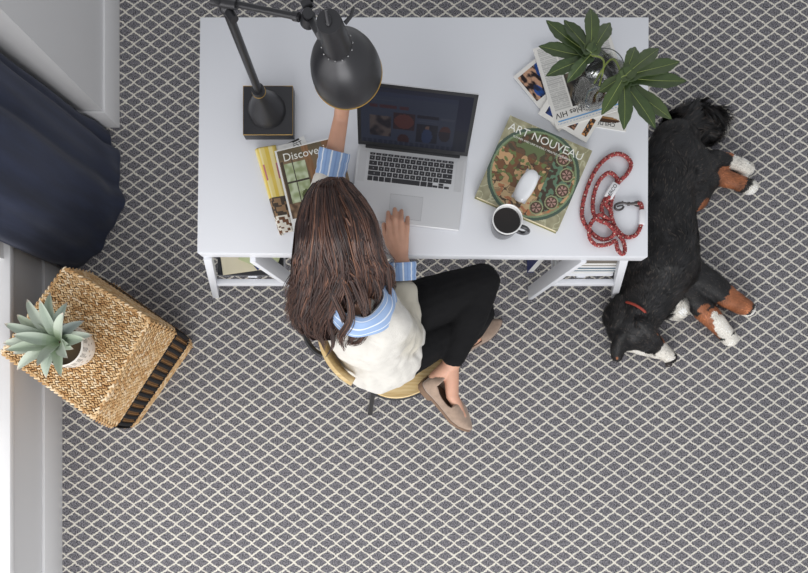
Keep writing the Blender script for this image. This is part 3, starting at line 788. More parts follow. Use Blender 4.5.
# ------------------------------------------------------------------ magazines at the left
def place(cpx, cpy, z): p = P(cpx, cpy, z); return (p.x, p.y, z)
def mags():
    # white magazine, only its printed corner shows
    r0 = thing('magazine', 'white magazine with a printed title, mostly under the interiors magazine', 'magazine', place(301.5, 175, TZ + .0005), R(25))
    MB().box((0, 0, .003), (.12, .22, .006), bev=.0006).build('pages', M_paper, r0)
    MB().box((-.008, .1065, .0064), (.10, .006, .0006)).build('spine_band', mat('spine_dark', (40, 38, 40), .5), r0, smooth=False)
    text('DIGEST', .021, M_ink, r0, (.012, .092, .0062), name='title')
    # folded yellow magazine whose spine curls up
    a = P(263, 147, .76); b = P(284, 233, .76); d = (b - a); d.z = 0; L_ = d.length
    r1 = thing('folded_magazine', 'yellow and brown magazine folded over, its curled edge showing at left', 'magazine', ((a.x + b.x) / 2, (a.y + b.y) / 2, TZ + .0005), math.atan2(d.y, d.x) + R(90))
    # local: y runs up along the fold, x to the right
    def fc(v, k):
        if v > .42: return lerp((226, 196, 84), (240, 226, 170), .5 + .5 * math.sin(k * 2.2 + 3 * nz(v * 3, k))) if not (.62 < v < .8 and k % 4 == 1) else (196, 120, 130)
        if v > .2: return (70, 60, 52) if nz(v * 20, k * .7) > -.1 else (150, 120, 90)
        return (232, 226, 214) if nz(v * 26, k * .8, 4) > -.1 else (110, 74, 50)
    vs = []; fs = []; cs = []; na, nl = 14, 60
    def prof(k, v):
        w_ = .021 * (1.0 - .3 * (1 - v)); th = math.pi * (1.0 + k / (na - 4)) if k <= na - 4 else None
        rz = .011
        if k <= na - 4:
            a_ = -math.pi / 2 - math.pi * k / (na - 4); return (-w_ + rz + w_ * math.cos(a_) * .9, rz + rz * math.sin(a_) + .0004)
        return (-w_ + rz + (k - (na - 4)) * w_ * .6, 2 * rz * (1 - .1 * (k - (na - 4))))
    for j in range(nl + 1):
        v = j / nl
        for k in range(na + 1):
            x, z = prof(k, v); vs.append((x, (v - .5) * L_, z))
    for j in range(nl):
        for k in range(na):
            q = j * (na + 1) + k; fs.append((q, q + 1, q + na + 2, q + na + 1)); cs.append(srgb(fc((j + .5) / nl, k)))
    o = MB().add(vs, fs, colors=cs).build('curled_cover', M_print, r1, angle=180); so = o.modifiers.new('t', 'SOLIDIFY'); so.thickness = .0012
    MB().box((.045, 0, .008), (.10, L_ * .98, .003)).build('pages', M_paper, r1, smooth=False)
    # interiors magazine on top
    ang = R(13.5); w, h = .213, .275; tl = P(274.5, 151.5, .765)
    c = V((tl.x, tl.y, 0)) + Matrix.Rotation(ang, 3, 'Z') @ V((w / 2, -h / 2, 0))
    r2 = thing('magazine', 'interiors magazine with a wood and window cover photo beside the lamp base', 'magazine', (c.x, c.y, TZ + .0235), ang)
    MB().box((0, 0, .002), (w, h, .004), bev=.0005).build('pages', M_paper, r2)
    def cov(u, v):
        if u < .035 or v < .18 or v > .985: return (232, 232, 230)
        x, y = u, (v - .18) / .8
        c = lerp((104, 88, 68), (134, 112, 86), max(0, min(1, .5 + nz(x * 12, y * 3))))
        if y > .86: c = lerp((92, 82, 62), (112, 98, 74), .5 + .5 * nz(x * 6, y * 30))
        if .05 < x < .42 and .2 < y < .8: c = lerp((150, 162, 120), (196, 206, 176), max(0, min(1, .5 + 1.2 * nz(x * 14, y * 14, 2))))
        if .05 < x < .42 and abs(y - .52) < .012: c = (64, 56, 48)
        if abs(x - .22) < .012 and .2 < y < .85: c = (64, 56, 48)
        if abs(x - .06) < .02 and y < .85: c = (74, 62, 50)
        if abs(x - (.50 - .10 * (y - .5))) < .05: c = lerp((150, 112, 78), (120, 86, 58), max(0, min(1, .5 + nz(x * 40, y * 4))))
        if abs(x - .78) < .06: c = (128, 92, 64)
        if y < .22: c = lerp((86, 66, 50), (142, 116, 90), max(0, min(1, .5 + 1.3 * nz(x * 16, y * 16, 9))))
        if math.hypot((x - .33) / .07, (y - .3) / .08) < 1: c = (84, 92, 52)
        return c
    painted(w - .001, h - .001, 70, 90, cov, z=.0043).build('cover_print', M_print, r2, smooth=False)
    text('Discoveries', .036, M_whiteink, r2, (.000, .108, .0046), name='title')
mags()

# ------------------------------------------------------------------ newspaper pile, vase, leaves
def papers():
    def fourc(name, label, cat, tl, tr, br, z, t, fn, nx=70, ny=90, mt=M_matte):
        a, b, c = P(*tl, z), P(*tr, z), P(*br, z); w = (b - a).length; h = (c - b).length; ang = math.atan2((b - a).y, (b - a).x)
        ctr = (a + c) / 2
        r = thing(name, label, cat, (ctr.x, ctr.y, z), ang, 'papers piled under the vase')
        MB().box((0, 0, t / 2), (w, h, t)).build('pages', M_paper, r, smooth=False)
        painted(w, h, nx, ny, fn, z=t + .0003).build('front_print', mt, r, smooth=False)
        return r, w, h, t
    def photo(u, v, s, a=(176, 130, 104), b=(48, 40, 40), c=(50, 74, 140)):
        n = nz(u * 9 + s, v * 9, s); m2 = nz(u * 22, v * 22, s + 2); t = max(0, min(1, .5 + 2.2 * n + m2)); return lerp(b, a, t) if nz(u * 4, v * 4, s + 9) > -.12 else lerp(b, c, .3 + .7 * t)
    G = (224, 222, 218)
    # children's paper, lowest at the right
    def f1(u, v):
        if .03 < v < .07 or v > .5: return G
        if math.hypot((u - .70) / .20, (v - .135) / .045) < 1: return (150, 112, 74) if v > .14 else (76, 56, 44)
        return G
    r, w, h, t = fourc('newspaper', 'white newspaper with a gold oval picture, lowest of the pile at its right', 'newspaper', (561, 55), (637, 67), (624.5, 131.8), TZ + .0005, .003, f1)
    text('CHILDREN', .0175, M_ink, r, (.045, -h / 2 + .015, t + .0006), R(180), name='headline')
    def f2(u, v):
        if .52 < v < .94 and .06 < u < .92: return photo(u, v, 3, (190, 150, 124), (44, 38, 40), (44, 84, 160))
        return G
    fourc('magazine', 'magazine with an orange and blue photo, its tip poking out left of newspapers', 'magazine', (511, 79), (540, 55), (590, 106), TZ + .0045, .003, f2)
    def f3(u, v):
        if .05 < v < .16 and .12 < u < .6: return (70, 60, 54) if nz(u * 12, v * 30) > -.1 else (196, 140, 90)
        if .1 < u < .9 and .3 < v < .9: return photo(u, v, 8)
        return (230, 228, 224)
    r, w, h, t = fourc('magazine', 'cream magazine with a picture strip just below the top newspaper', 'magazine', (539, 112.5), (560, 78), (606, 110), TZ + .0085, .003, f3)
    def f4(u, v):
        y = 1 - v
        c = (222, 220, 216)
        if u < .03 or u > .97 or y < .03: return c
        if .915 < y < .935 and u > .04: return (112, 160, 206)
        if .80 < y < .9: return c
        if .955 < y < .965: return (150, 170, 196) if int(u * 70) % 3 else c
        if y > .935: return c
        if .28 < u < .50 and .40 < y < .80: return lerp((52, 50, 50), (160, 140, 110), max(0, min(1, .1 + 1.4 * nz(u * 10, y * 10, 3) * (1 if u < .4 else .3))))
        if .52 < u < .93 and .32 < y < .76: return lerp((78, 78, 80), (150, 148, 146), max(0, min(1, .4 + 1.2 * nz(u * 8, y * 8, 6))))
        if .62 < u < .82 and .24 < y < .29: return (78, 84, 150)
        if y < .03 or y > .8: return c
        colw = (u - .03) / .235; fr = colw % 1
        if fr < .06 or fr > .95: return c
        return (178, 177, 175) if int(y * 90) % 2 == 0 and nz(u * 60, y * 90) > -.35 else (206, 205, 202)
    r, w, h, t = fourc('newspaper', 'topmost newspaper, printed upside-down to us, under the glass vase', 'newspaper', (533, 49.5), (608, 27), (631, 107), TZ + .0125, .004, f4, 90, 110)
    text('Troubles HIV', .026, M_ink, r, (-.048, -h / 2 + .039, t + .0006), R(180), name='headline')
    return TZ + .0125 + t + .0005
zp = papers()

def thin_glass(name, base=.06):
    m = bpy.data.materials.new(name); m.use_nodes = True; nt = m.node_tree; nt.nodes.remove(nt.nodes['Principled BSDF'])
    tr = nt.nodes.new('ShaderNodeBsdfTransparent'); tr.inputs[0].default_value = (.985, .99, .99, 1); gl = nt.nodes.new('ShaderNodeBsdfGlossy'); gl.inputs['Roughness'].default_value = .03
    lw = nt.nodes.new('ShaderNodeLayerWeight'); lw.inputs['Blend'].default_value = .25
    ma = nt.nodes.new('ShaderNodeMath'); ma.operation = 'MULTIPLY_ADD'; ma.inputs[1].default_value = .8; ma.inputs[2].default_value = base * .5; nt.links.new(lw.outputs['Fresnel'], ma.inputs[0])
    mx = nt.nodes.new('ShaderNodeMixShader'); nt.links.new(ma.outputs[0], mx.inputs[0]); nt.links.new(tr.outputs[0], mx.inputs[1]); nt.links.new(gl.outputs[0], mx.inputs[2])
    nt.links.new(mx.outputs[0], nt.nodes['Material Output'].inputs['Surface']); return m
def vase_and_leaves():
    c = P(589.5, 94, zp); z0 = zp
    root = thing('glass_vase', 'clear round glass vase of water standing on the newspapers', 'vase', (c.x, c.y, z0 + .0004))
    prof = [(0, 0), (.046, 0), (.0525, .004), (.056, .02), (.057, .05), (.0575, .10), (.059, .15), (.0597, .1512), (.0588, .152), (.0572, .150), (.0555, .10), (.055, .05), (.054, .022), (.048, .010), (0, .008)]
    MB().lathe(prof, n=64).build('glass', thin_glass('thin_glass', .10), root, angle=60)
    MB().lathe([(0, .0085), (.0475, .0105), (.0535, .022), (.0545, .05), (.055, .085), (.05, .0842), (0, .084)], n=48).build('water', thin_glass('water', .02), root)
    MB().tube([(.0535 * math.cos(k * math.pi / 24), .0535 * math.sin(k * math.pi / 24), .0075) for k in range(48)], .0045, n=12, closed=True).build('base_ring', M_glass, root)
    rr = [V((.0583 * math.cos(2 * math.pi * k / 48), .0583 * math.sin(2 * math.pi * k / 48), .1515)) for k in range(48)]
    MB().tube(rr, .0013, n=8, closed=True).build('rim', mat('rim_glass', (70, 76, 76), .15), root)
    G = attrmat('fatsia_leaf', .38, .5); ST = mat('stem_green', (128, 142, 70), .5)
    def leaf(label, ctr, z, tips, sway, s0, mid):
        a = P(ctr[0], ctr[1], z)
        r = thing('leaf_stem', label, 'leaf', (a.x, a.y, z), 0, 'lobed leaves in the vase')
        stem = cr([s0, mid, V((a.x, a.y, z))], 12)
        wparent(MB().tube(stem, [.0028] * len(stem), n=8).build('stem', ST), r)
        # blade: a fan of lobes united by a polar outline
        lobes = []
        for (tx, ty, tz) in tips:
            p = P(tx, ty, z + tz); d = V((p.x - a.x, p.y - a.y, 0)); lobes.append((math.atan2(d.y, d.x), d.length * 1.05, tz))
        mb = MB(); vein = MB()
        for i, (an, L_, tz) in enumerate(lobes):
            dr = V((math.cos(an), math.sin(an), 0)); sd = V((-dr.y, dr.x, 0)); m, n = 22, 6; vs = []; cs = []; fs = []
            W_ = .0150 + L_ * .050
            base_c = random.choice([(52, 70, 36), (60, 78, 38), (48, 66, 35), (64, 80, 42)])
            for q in range(m + 1):
                t = q / m; x = L_ * t
                # narrow waist near the centre, widest at 2/3, pointed tip
                wd = interp([(0, .9), (.12, 1.0), (.23, .72), (.36, .76), (.50, .94), (.65, 1.0), (.79, .78), (.91, .38), (.97, .15), (1, .0)], t) * W_
                wd += .0008 * math.sin(t * 40) * (t > .5) * (t < .97)
                zz = -.012 * t * t + tz * t + .010 * math.sin(t * 3 + i)
                for k in range(-n, n + 1):
                    e = k / n; vs.append(dr * x + sd * wd * e + V((0, 0, zz + .006 * (abs(e) ** 1.3) * (wd / W_) - .0012 + .0004 * i + .0008 * math.sin(t * 26) * abs(e))))
            rw = 2 * n + 1
            for q in range(m):
                for k in range(rw - 1):
                    fs.append((q * rw + k, q * rw + k + 1, (q + 1) * rw + k + 1, (q + 1) * rw + k))
                    e = abs((k + .5 - n) / n); v = lerp(base_c, (76, 92, 50), .35 * (1 - e) + .2 * (math.sin((q - e * 4) * 1.6) > .6))
                    cs.append(srgb(v))
            mb.add(vs, fs, colors=cs)
            vp = [vs[q * rw + n] + V((0, 0, .0009)) for q in range(0, m)]
            vein.tube(vp, [.0011 * (1 - .75 * q / m) for q in range(len(vp))], n=5)
        o = mb.build('blade', G, r, angle=180); so = o.modifiers.new('t', 'SOLIDIFY'); so.thickness = .0006; so.offset = -1
        vein.build('veins', mat('vein_green', (146, 160, 92), .5), r)
    b0 = V((c.x + .015, c.y - .02, z0 + .013)); b1 = V((c.x - .018, c.y - .024, z0 + .013))
    leaf('dark green lobed leaf leaning left over the newspapers', (590.3, 55), .985, [(591.5, 8, 0), (611.5, 20, -.01), (567, 17, -.01), (549, 19, -.02), (541, 46, -.03), (547.5, 75.5, -.035), (568, 81, -.03)], 0, b0, V((c.x + .005, c.y + .028, z0 + .13)))
    leaf('dark green lobed leaf leaning right over the desk edge', (623, 78), .955, [(636, 46, 0), (660, 46, -.01), (680.5, 58.5, -.015), (686, 78.5, -.02), (670, 117, -.02), (654, 126.5, -.01), (624.5, 127, 0), (604, 111, .0), (601.5, 88, 0)], 0, b1, V((c.x + .022, c.y + .034, z0 + .135)))
vase_and_leaves()
# ------------------------------------------------------------------ chair
FD = V((.857, .515, 0)); SD = V((-.515, .857, 0))      # the way the chair faces, and its left
SC = V((-.022, .262, 0))
def chair():
    root = thing('chair', 'light wood shell chair with a black metal frame, the woman sits on it', 'chair', (SC.x, SC.y, 0))
    wood, nt, b = newmat('pale_ash'); N, L = nt.nodes, nt.links
    tc = N.new('ShaderNodeTexCoord'); mp = N.new('ShaderNodeMapping'); mp.inputs['Rotation'].default_value = (0, 0, R(-20)); mp.inputs['Scale'].default_value = (1.2, 16, 4)
    wv = N.new('ShaderNodeTexNoise'); wv.inputs['Scale'].default_value = 7; wv.inputs['Detail'].default_value = 4
    rp = N.new('ShaderNodeValToRGB'); e = rp.color_ramp.elements; e[0].position = .35; e[0].color = (*srgb((216, 184, 128)), 1); e[1].position = .65; e[1].color = (*srgb((240, 216, 166)), 1)
    L.new(tc.outputs['Object'], mp.inputs[0]); L.new(mp.outputs[0], wv.inputs['Vector']); L.new(wv.outputs['Fac'], rp.inputs[0]); L.new(rp.outputs[0], b.inputs['Base Color']); b.inputs['Roughness'].default_value = .45
    # seat: dished superellipse
    n = 56; rings = [(0, .447), (.4, .447), (.8, .451), (.95, .458), (1.0, .465), (1.0, .471), (.985, .474), (.9, .466), (.6, .461), (0, .460)]
    vs = []; fs = []
    for rr, z in rings:
        for k in range(n):
            a = 2 * math.pi * k / n; ca, sa = math.cos(a), math.sin(a)
            x = .205 * math.copysign(abs(ca) ** .82, ca) * rr + .008; y = .205 * math.copysign(abs(sa) ** .82, sa) * rr
            dz = -.018 * max(0, ca) ** 3 * rr + .0 * rr
            p = SC + FD * x + SD * y; vs.append((p.x, p.y, z + dz))
    for i in range(len(rings) - 1):
        for k in range(n): fs.append((i * n + k, i * n + (k + 1) % n, (i + 1) * n + (k + 1) % n, (i + 1) * n + k))
    wparent(MB().add(vs, fs).build('seat', wood, angle=50), root)
    # backrest: curved plywood band behind her
    vs = []; fs = []; m, q = 40, 8
    for i in range(m + 1):
        a = R(150 + (240 - 150) * i / m); e_ = abs(i / m - .5) * 2; hh = .058 * (1 - e_ ** 5) ** .5 + .002
        for s_ in (0, 1):
            for j in range(q + 1):
                t = -1 + 2 * j / q; r_ = .172 + .020 * (t * .5 + .5) + (.011 if s_ else 0)
                vs.append((-.07 + r_ * math.cos(a), .26 + r_ * math.sin(a), .745 + hh * t))
    w_ = 2 * (q + 1)
    for i in range(m):
        for j in range(q):
            A = i * w_ + j; fs.append((A, A + 1, A + w_ + 1, A + w_)); B = A + q + 1; fs.append((B, B + w_, B + w_ + 1, B + 1))
        for j in (0, q):
            A = i * w_ + j; B = A + q + 1; fs.append((A, A + w_, B + w_, B))
    for i in (0, m):
        for j in range(q): A = i * w_ + j; B = A + q + 1; fs.append((A, B, B + 1, A + 1))
    o = MB().add(vs, fs).build('backrest', wood, angle=50)
    wparent(o, root)
    bk = mat('chair_black', (36, 36, 38), .35, .3)
    mb = MB(); ring_ = []
    for k in range(48):
        a = 2 * math.pi * k / 48; ca, sa = math.cos(a), math.sin(a)
        p = SC + FD * (.203 * math.copysign(abs(ca) ** .85, ca) + .004) + SD * (.203 * math.copysign(abs(sa) ** .85, sa)); ring_.append((p.x, p.y, .437))
    mb.tube(ring_, .0095, n=10, closed=True); wparent(mb.build('seat_frame', bk), root)
    for sx, sy in ((1, 1), (1, -1), (-1, 1), (-1, -1)):
        t = SC + FD * .13 * sx + SD * .145 * sy + V((0, 0, .437)); f = SC + FD * .185 * sx + SD * .20 * sy + V((0, 0, .004))
        if sx < 0 and sy < 0: t = V((-.112, .098, .437)); f = V((-.150, -.005, .004))
        wparent(MB().tube([t, t.lerp(f, .92), f], [.0105, .0095, .0115], n=12).build('leg', bk), root)
    for a0 in (178, 156):
        a = R(a0); c_, s_ = math.cos(a), math.sin(a); U = lambda r_, z, da=0: V((SC.x + r_ * math.cos(a + R(da)), SC.y + r_ * math.sin(a + R(da)), z))
        wparent(MB().tube(cr([U(.19, .437), U(.24, .455), U(.288, .53), U(.298, .62), U(.296, .70), U(.290, .77)], 6), .0095, n=10).build('back_support', bk), root)
    pts = cr([(-.262, .182, .765), (-.288, .198, .772), (-.312, .235, .775), (-.318, .285, .772), (-.305, .345, .768), (-.275, .375, .765), (-.235, .375, .76)], 5)
    wparent(MB().tube(pts, .0095, n=10).build('back_rail', bk), root)
chair()

# ------------------------------------------------------------------ woman
def woman():
    root = thing('person', 'woman in a cream sweater seated at the desk, legs crossed, seen from above', 'person', (-.05, .25, .0))
    skin = mat('skin', (206, 158, 134), .5, var=.06, vscale=30); skin.node_tree.nodes['Principled BSDF'].inputs['Subsurface Weight'].default_value = .08
    skin.node_tree.nodes['Principled BSDF'].inputs['Subsurface Radius'].default_value = (.02, .008, .004)
    PEL = V((-.055, .225, .575)); LH = V((-.10, .318, .565)); RH = V((-.022, .198, .56))
    LK = V((.262, .440, .650)); LA = V((.168, .170, .530)); RK = V((.268, .362, .505)); RA = V((.243, .285, .10))
    NB = V((-.150, .325, 1.0)); HC = V((-.175, .492, 1.115))
    RS = V((-.055, .262, .955)); RE = V((.004, .250, .725)); RW = P(402, 262, .787)
    LS = V((-.258, .392, .960)); LE = V((-.232, .640, .905)); LW = P(341, 118, .985)
    # --- skin body, one surface
    b = MB()
    b.cap(PEL, .11, V((-.10, .27, .75)), .095); b.cap(V((-.10, .27, .75)), .095, V((-.14, .315, .90)), .10)
    b.cap(RS.lerp(NB, .25) - V((0, 0, .04)), .062, LS.lerp(NB, .25) - V((0, 0, .04)), .062); b.cap(RS, .048, NB, .05); b.cap(LS, .048, NB, .05)
    b.cap(NB - V((0, 0, .03)), .055, HC + V((.0, -.06, -.02)), .05)
    b.cap(RS, .046, RE, .036); b.cap(RE, .036, RW, .025); b.cap(LS, .046, LE, .036); b.cap(LE, .034, LW, .0215)
    b.cap(LH, .085, LK, .055); b.cap(LK, .055, LK.lerp(LA, .35), .050); b.cap(LK.lerp(LA, .35), .050, LA, .033)
    b.cap(RH, .085, RK, .055); b.cap(RK, .055, RK.lerp(RA, .35), .050); b.cap(RK.lerp(RA, .35), .050, RA, .030)
    # head looking down at the laptop
    fw = V((.10, .78, -.62)).normalized(); sd = fw.cross(V((0, 0, 1))).normalized(); up = sd.cross(fw).normalized()
    Mh = Matrix((sd, fw, up)).transposed()
    H = lambda x, y, z: HC + Mh @ V((x, y, z))
    b.ell(H(0, -.005, .02), (.074, .092, .084), Mh, nu=24, nv=16); b.ell(H(0, .022, -.04), (.056, .062, .068), Mh, nu=20, nv=14)
    b.ell(H(0, .055, -.085), (.024, .024, .020), Mh); b.cap(H(0, .086, -.008), .008, H(0, .103, -.036), .013)
    b.ell(H(-.012, .094, -.042), .009); b.ell(H(.012, .094, -.042), .009)
    b.cap(H(-.018, .082, -.063), .007, H(.018, .082, -.063), .007); b.cap(H(-.014, .080, -.070), .008, H(.014, .080, -.070), .008)
    for s_ in (-1, 1):
        b.ell(H(s_ * .076, -.008, -.018), (.009, .020, .031), Mh); b.cap(H(s_ * .014, .083, .012), .010, H(s_ * .048, .068, .012), .010)
    # right hand on the trackpad
    def finger(pts, r): 
        for (p, q), (a, c) in zip(zip(pts, pts[1:]), zip(r, r[1:])): b.cap(p, a, q, c, n=10)
    kn = [P(389.8, 235, .793), P(395.2, 232.5, .796), P(400.8, 233.5, .795), P(406, 237.5, .790)]
    for k in kn: b.cap(RW, .020, k, .0105, n=12)
    b.cap(RW, .024, P(398, 245, .787), .018, n=12); b.cap(P(393, 245, .784), .014, P(403, 247, .784), .014, n=12)
    mids = [P(388.3, 223, .793), P(394.6, 219.5, .795), P(401.2, 221, .794), P(407.2, 226.5, .788)]
    tips = [P(388.2, 212.5, .770), P(394.8, 209.0, .770), P(401.6, 211, .770), P(407.6, 217.5, .770)]
    for k, m_, t in zip(kn, mids, tips): finger([k, m_, t], [.0098, .0088, .0074])
    finger([P(397, 256, .785), P(389.0, 244, .780), P(385, 233, .776), P(383.8, 224.5, .769)], [.015, .0125, .0098, .0082])
    # left hand reaching under the lamp shade to its switch
    HL = P(343.5, 97, 1.045); b.cap(LW, .0215, HL, .022, n=12)
    kl = [P(337, 93, 1.085), P(341, 89, 1.09), P(346, 88.5, 1.09), P(351, 90, 1.08)]
    for k in kl: b.cap(LW.lerp(HL, .5), .018, k, .0105, n=12)
    for k, dx in zip(kl, (-2, -.5, .8, 2)):
        q = k + V((.002 * dx, .018, .030)); t = k + V((.003 * dx, .012, .055)); finger([k, q, t], [.0098, .0085, .0072])
    finger([LW.lerp(HL, .4), HL + V((.035, .004, .01)), HL + V((.043, .02, .035)), HL + V((.036, .034, .058))], [.015, .0125, .0098, .008])
    # feet
    Lheel, Ltoe = V((.082, .128, .505)), V((.236, -.050, .460))
    b.cap(LA, .031, V((.115, .125, .520)), .026); b.cap(LA, .030, V((.175, .060, .500)), .024); b.cap(V((.175, .060, .500)), .024, V((.215, -.015, .478)), .016)
    Rheel, Rtoe = V((.212, .258, .04)), V((.420, .395, .030))
    b.cap(RA, .030, Rheel + V((.015, .01, .0)), .028); b.cap(RA - V((-.02, -.01, .02)), .028, V((.33, .336, .045)), .026); b.cap(V((.33, .336, .045)), .026, Rtoe - V((.025, .016, 0)), .018)
    blob('body', b, skin, .0034, root, smooth=5)
    # --- eyes, lips
    ew = mat('eye', (235, 232, 228), .2); lp = mat('lips', (176, 96, 90), .4)
    for s_ in (-1, 1):
        wparent(MB().ell(H(s_ * .031, .076, -.006), (.012, .010, .009), Mh).build('eye', ew), root)
    # --- trousers
    black = mat('black_trousers', (19, 19, 21), .9, bump=.2, bscale=500, spec=.2)
    t = MB()
    t.cap(PEL + V((0, 0, .02)), .128, PEL + V((-.012, .012, .10)), .112); t.cap(LH, .108, LK.lerp(LH, .35), .082); t.cap(LK.lerp(LH, .35), .082, LK, .064)
    t.cap(LK, .064, LK.lerp(LA, .35), .066); t.cap(LK.lerp(LA, .35), .066, LK.lerp(LA, .90), .043, n=20)
    t.cap(RH, .092, RK.lerp(RH, .35), .078); t.cap(RK.lerp(RH, .35), .080, RK, .062); t.cap(RK, .062, RK.lerp(RA, .35), .060); t.cap(RK.lerp(RA, .35), .060, RK.lerp(RA, 1.0), .042, n=20)
    def wr(co, nr): return .0022 * nz(co.x * 28, co.y * 28, co.z * 18) + .0012 * nz(co.x * 70, co.y * 70, co.z * 40)
    def lo(co, nr):
        d = wr(co, nr)
        if co.z < .47 and (co - RH).length < .16: d -= 0
        return d
    o = blob('trousers', t, black, .0055, root, smooth=5, disp=lo)
    for v in o.data.vertices:                     # they rest on the seat
        if v.co.z < .468 and (V((v.co.x, v.co.y, 0)) - SC).length < .235: v.co.z = .468 + (v.co.z - .468) * .02
    # --- sweater with sleeves
    knit = attrmat('cream_knit', .95, .15, bump=.45, bscale=420, sheen=.2)
    s = MB()
    s.cap(V((-.085, .205, .60)), .138, V((-.10, .25, .72)), .128, n=24); s.cap(V((-.045, .255, .60)), .125, V((-.09, .285, .74)), .12, n=24)
    s.cap(V((-.10, .25, .72)), .128, V((-.125, .285, .86)), .125, n=24)
    s.cap(V((-.085, .25, .865)), .105, V((-.205, .335, .865)), .105, n=24)
    s.cap(RS, .064, NB - V((0, 0, .035)), .068); s.cap(LS, .064, NB - V((0, 0, .035)), .068); s.cap(V((-.12, .26, .80)), .12, V((-.16, .34, .93)), .085)
    s.cap(RS, .068, RE, .060, n=20); s.cap(RE, .060, RE.lerp(RW, .60), .047, n=20)
    s.cap(LS, .068, LE, .056, n=20); s.cap(LE, .054, LE.lerp(LW, .20), .046, n=20)
    s.ell(V((-.075, .17, .60)), (.125, .10, .105)); s.ell(V((-.045, .215, .62)), (.115, .125, .11)); s.ell(V((-.045, .27, .64)), (.10, .12, .11))
    def sw(co, nr):
        d = .0015 + .006 * nz(co.x * 13 + 4, co.y * 13, co.z * 9) + .0035 * nz(co.x * 32, co.y * 30, co.z * 20)
        f = (co - RE).length
        if f < .16: d += .004 * math.sin((co - RE).dot((RW - RS).normalized()) * 150 + 3 * nz(co.x * 20, co.y * 20, co.z * 20)) * (1 - f / .16)
        g = math.sin((co.x * .8 - co.y * .5 + co.z * .9) * 60 + 4 * nz(co.x * 9, co.y * 9, co.z * 9)); d += .0042 * g * max(0, 1 - abs(co.z - .68) / .16)
        return d
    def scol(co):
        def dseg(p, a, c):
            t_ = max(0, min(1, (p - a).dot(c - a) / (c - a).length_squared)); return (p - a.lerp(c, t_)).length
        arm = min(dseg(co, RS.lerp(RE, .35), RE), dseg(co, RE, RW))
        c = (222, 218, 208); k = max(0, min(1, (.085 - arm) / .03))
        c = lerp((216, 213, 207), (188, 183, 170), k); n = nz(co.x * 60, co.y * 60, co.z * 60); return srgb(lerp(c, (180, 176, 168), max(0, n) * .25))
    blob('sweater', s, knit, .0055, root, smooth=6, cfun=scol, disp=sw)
    # --- striped shirt: cuffs and collar
    shirt, nt, bs = newmat('striped_shirt'); at = nt.nodes.new('ShaderNodeAttribute'); at.attribute_name = 'Col'; nt.links.new(at.outputs['Color'], bs.inputs['Base Color']); bs.inputs['Roughness'].default_value = .8
    BL, WH, DB = (142, 170, 212), (222, 229, 240), (126, 155, 202)
    def cuff(p0, p1, r0, r1):
        n, m = 60, 8; d = (p1 - p0); mb = MB(); pts = [p0 + d * (i / m) for i in range(m + 1)]
        rr = [r0 + (r1 - r0) * i / m + .0012 * math.sin(i * 2.2) for i in range(m + 1)]
        cf = lambda i, k: srgb(WH if k % 6 == 0 else (BL if k % 6 != 3 else DB))
        mb.tube(pts, rr, n=n, cap=False, cfun=cf); mb.tube(pts[::-1], [x - .004 for x in rr[::-1]], n=n, cap=False, cfun=cf)
        for pt in (pts[-1], pts[0]): pass
        ring_ = MB()
        o = mb.build('shirt_cuff', shirt, angle=180); wparent(o, root); return o
    cuff(RE.lerp(RW, .76), RE.lerp(RW, 1.0), .043, .046)
    cuff(LE.lerp(LW, .26), LE.lerp(LW, .60), .043, .046)
    # collar: a band standing round the neck that folds outward
    n = 72; prof = [(.056, .000), (.058, .026), (.063, .036), (.074, .030), (.090, .004), (.098, -.012)]
    vs = []; fs = []; cs = []; nc = V((-.118, .306, .998)); ax = V((-.05, .35, .93)).normalized(); sx = V((1, 0, 0)); sx = (sx - ax * sx.dot(ax)).normalized(); sy = ax.cross(sx)
    for i, (r_, z) in enumerate(prof):
        for k in range(n + 1):
            a = R(-228 + 318 * k / n) ; ext = 1 + (.22 * max(0, abs(k / n - .5) * 2 - .72) / .28 if i >= 4 else 0)
            wv = .006 * nz(a * 1.6, i * .6, 4) + .002 * math.sin(a * 5 + i)
            vs.append(nc + (sx * math.cos(a) + sy * math.sin(a)) * (r_ * ext + wv) + ax * z)
    for i in range(len(prof) - 1):
        for k in range(n):
            q = i * (n + 1) + k; fs.append((q, q + 1, q + n + 2, q + n + 1)); cs.append(srgb(WH if i == 3 or k % 12 == 0 and i < 2 else BL))
    # finer bands so that the stripes run round the collar
    vs2 = []; fs = []; cs = []; m = 36
    for j in range(m + 1):
        t_ = j / m * (len(prof) - 1); i0 = min(int(t_), len(prof) - 2); f = t_ - i0
        for k in range(n + 1): vs2.append(V(vs[i0 * (n + 1) + k]).lerp(V(vs[(i0 + 1) * (n + 1) + k]), f))
    for j in range(m):
        for k in range(n): q = j * (n + 1) + k; fs.append((q, q + 1, q + n + 2, q + n + 1)); cs.append(srgb(WH if j % 6 == 2 else lerp(BL, (160, 184, 220), .5 + .5 * nz(k * .2, j * .3))))
    o = MB().add(vs2, fs, colors=cs).build('shirt_collar', shirt, angle=180); so = o.modifiers.new('t', 'SOLIDIFY'); so.thickness = .002; wparent(o, root)
    # --- shoes
    suede = mat('taupe_suede', (158, 136, 120), .9, var=.12, vscale=60, bump=.2, bscale=600, sheen=.3); sole_m = mat('shoe_sole', (122, 98, 80), .7)
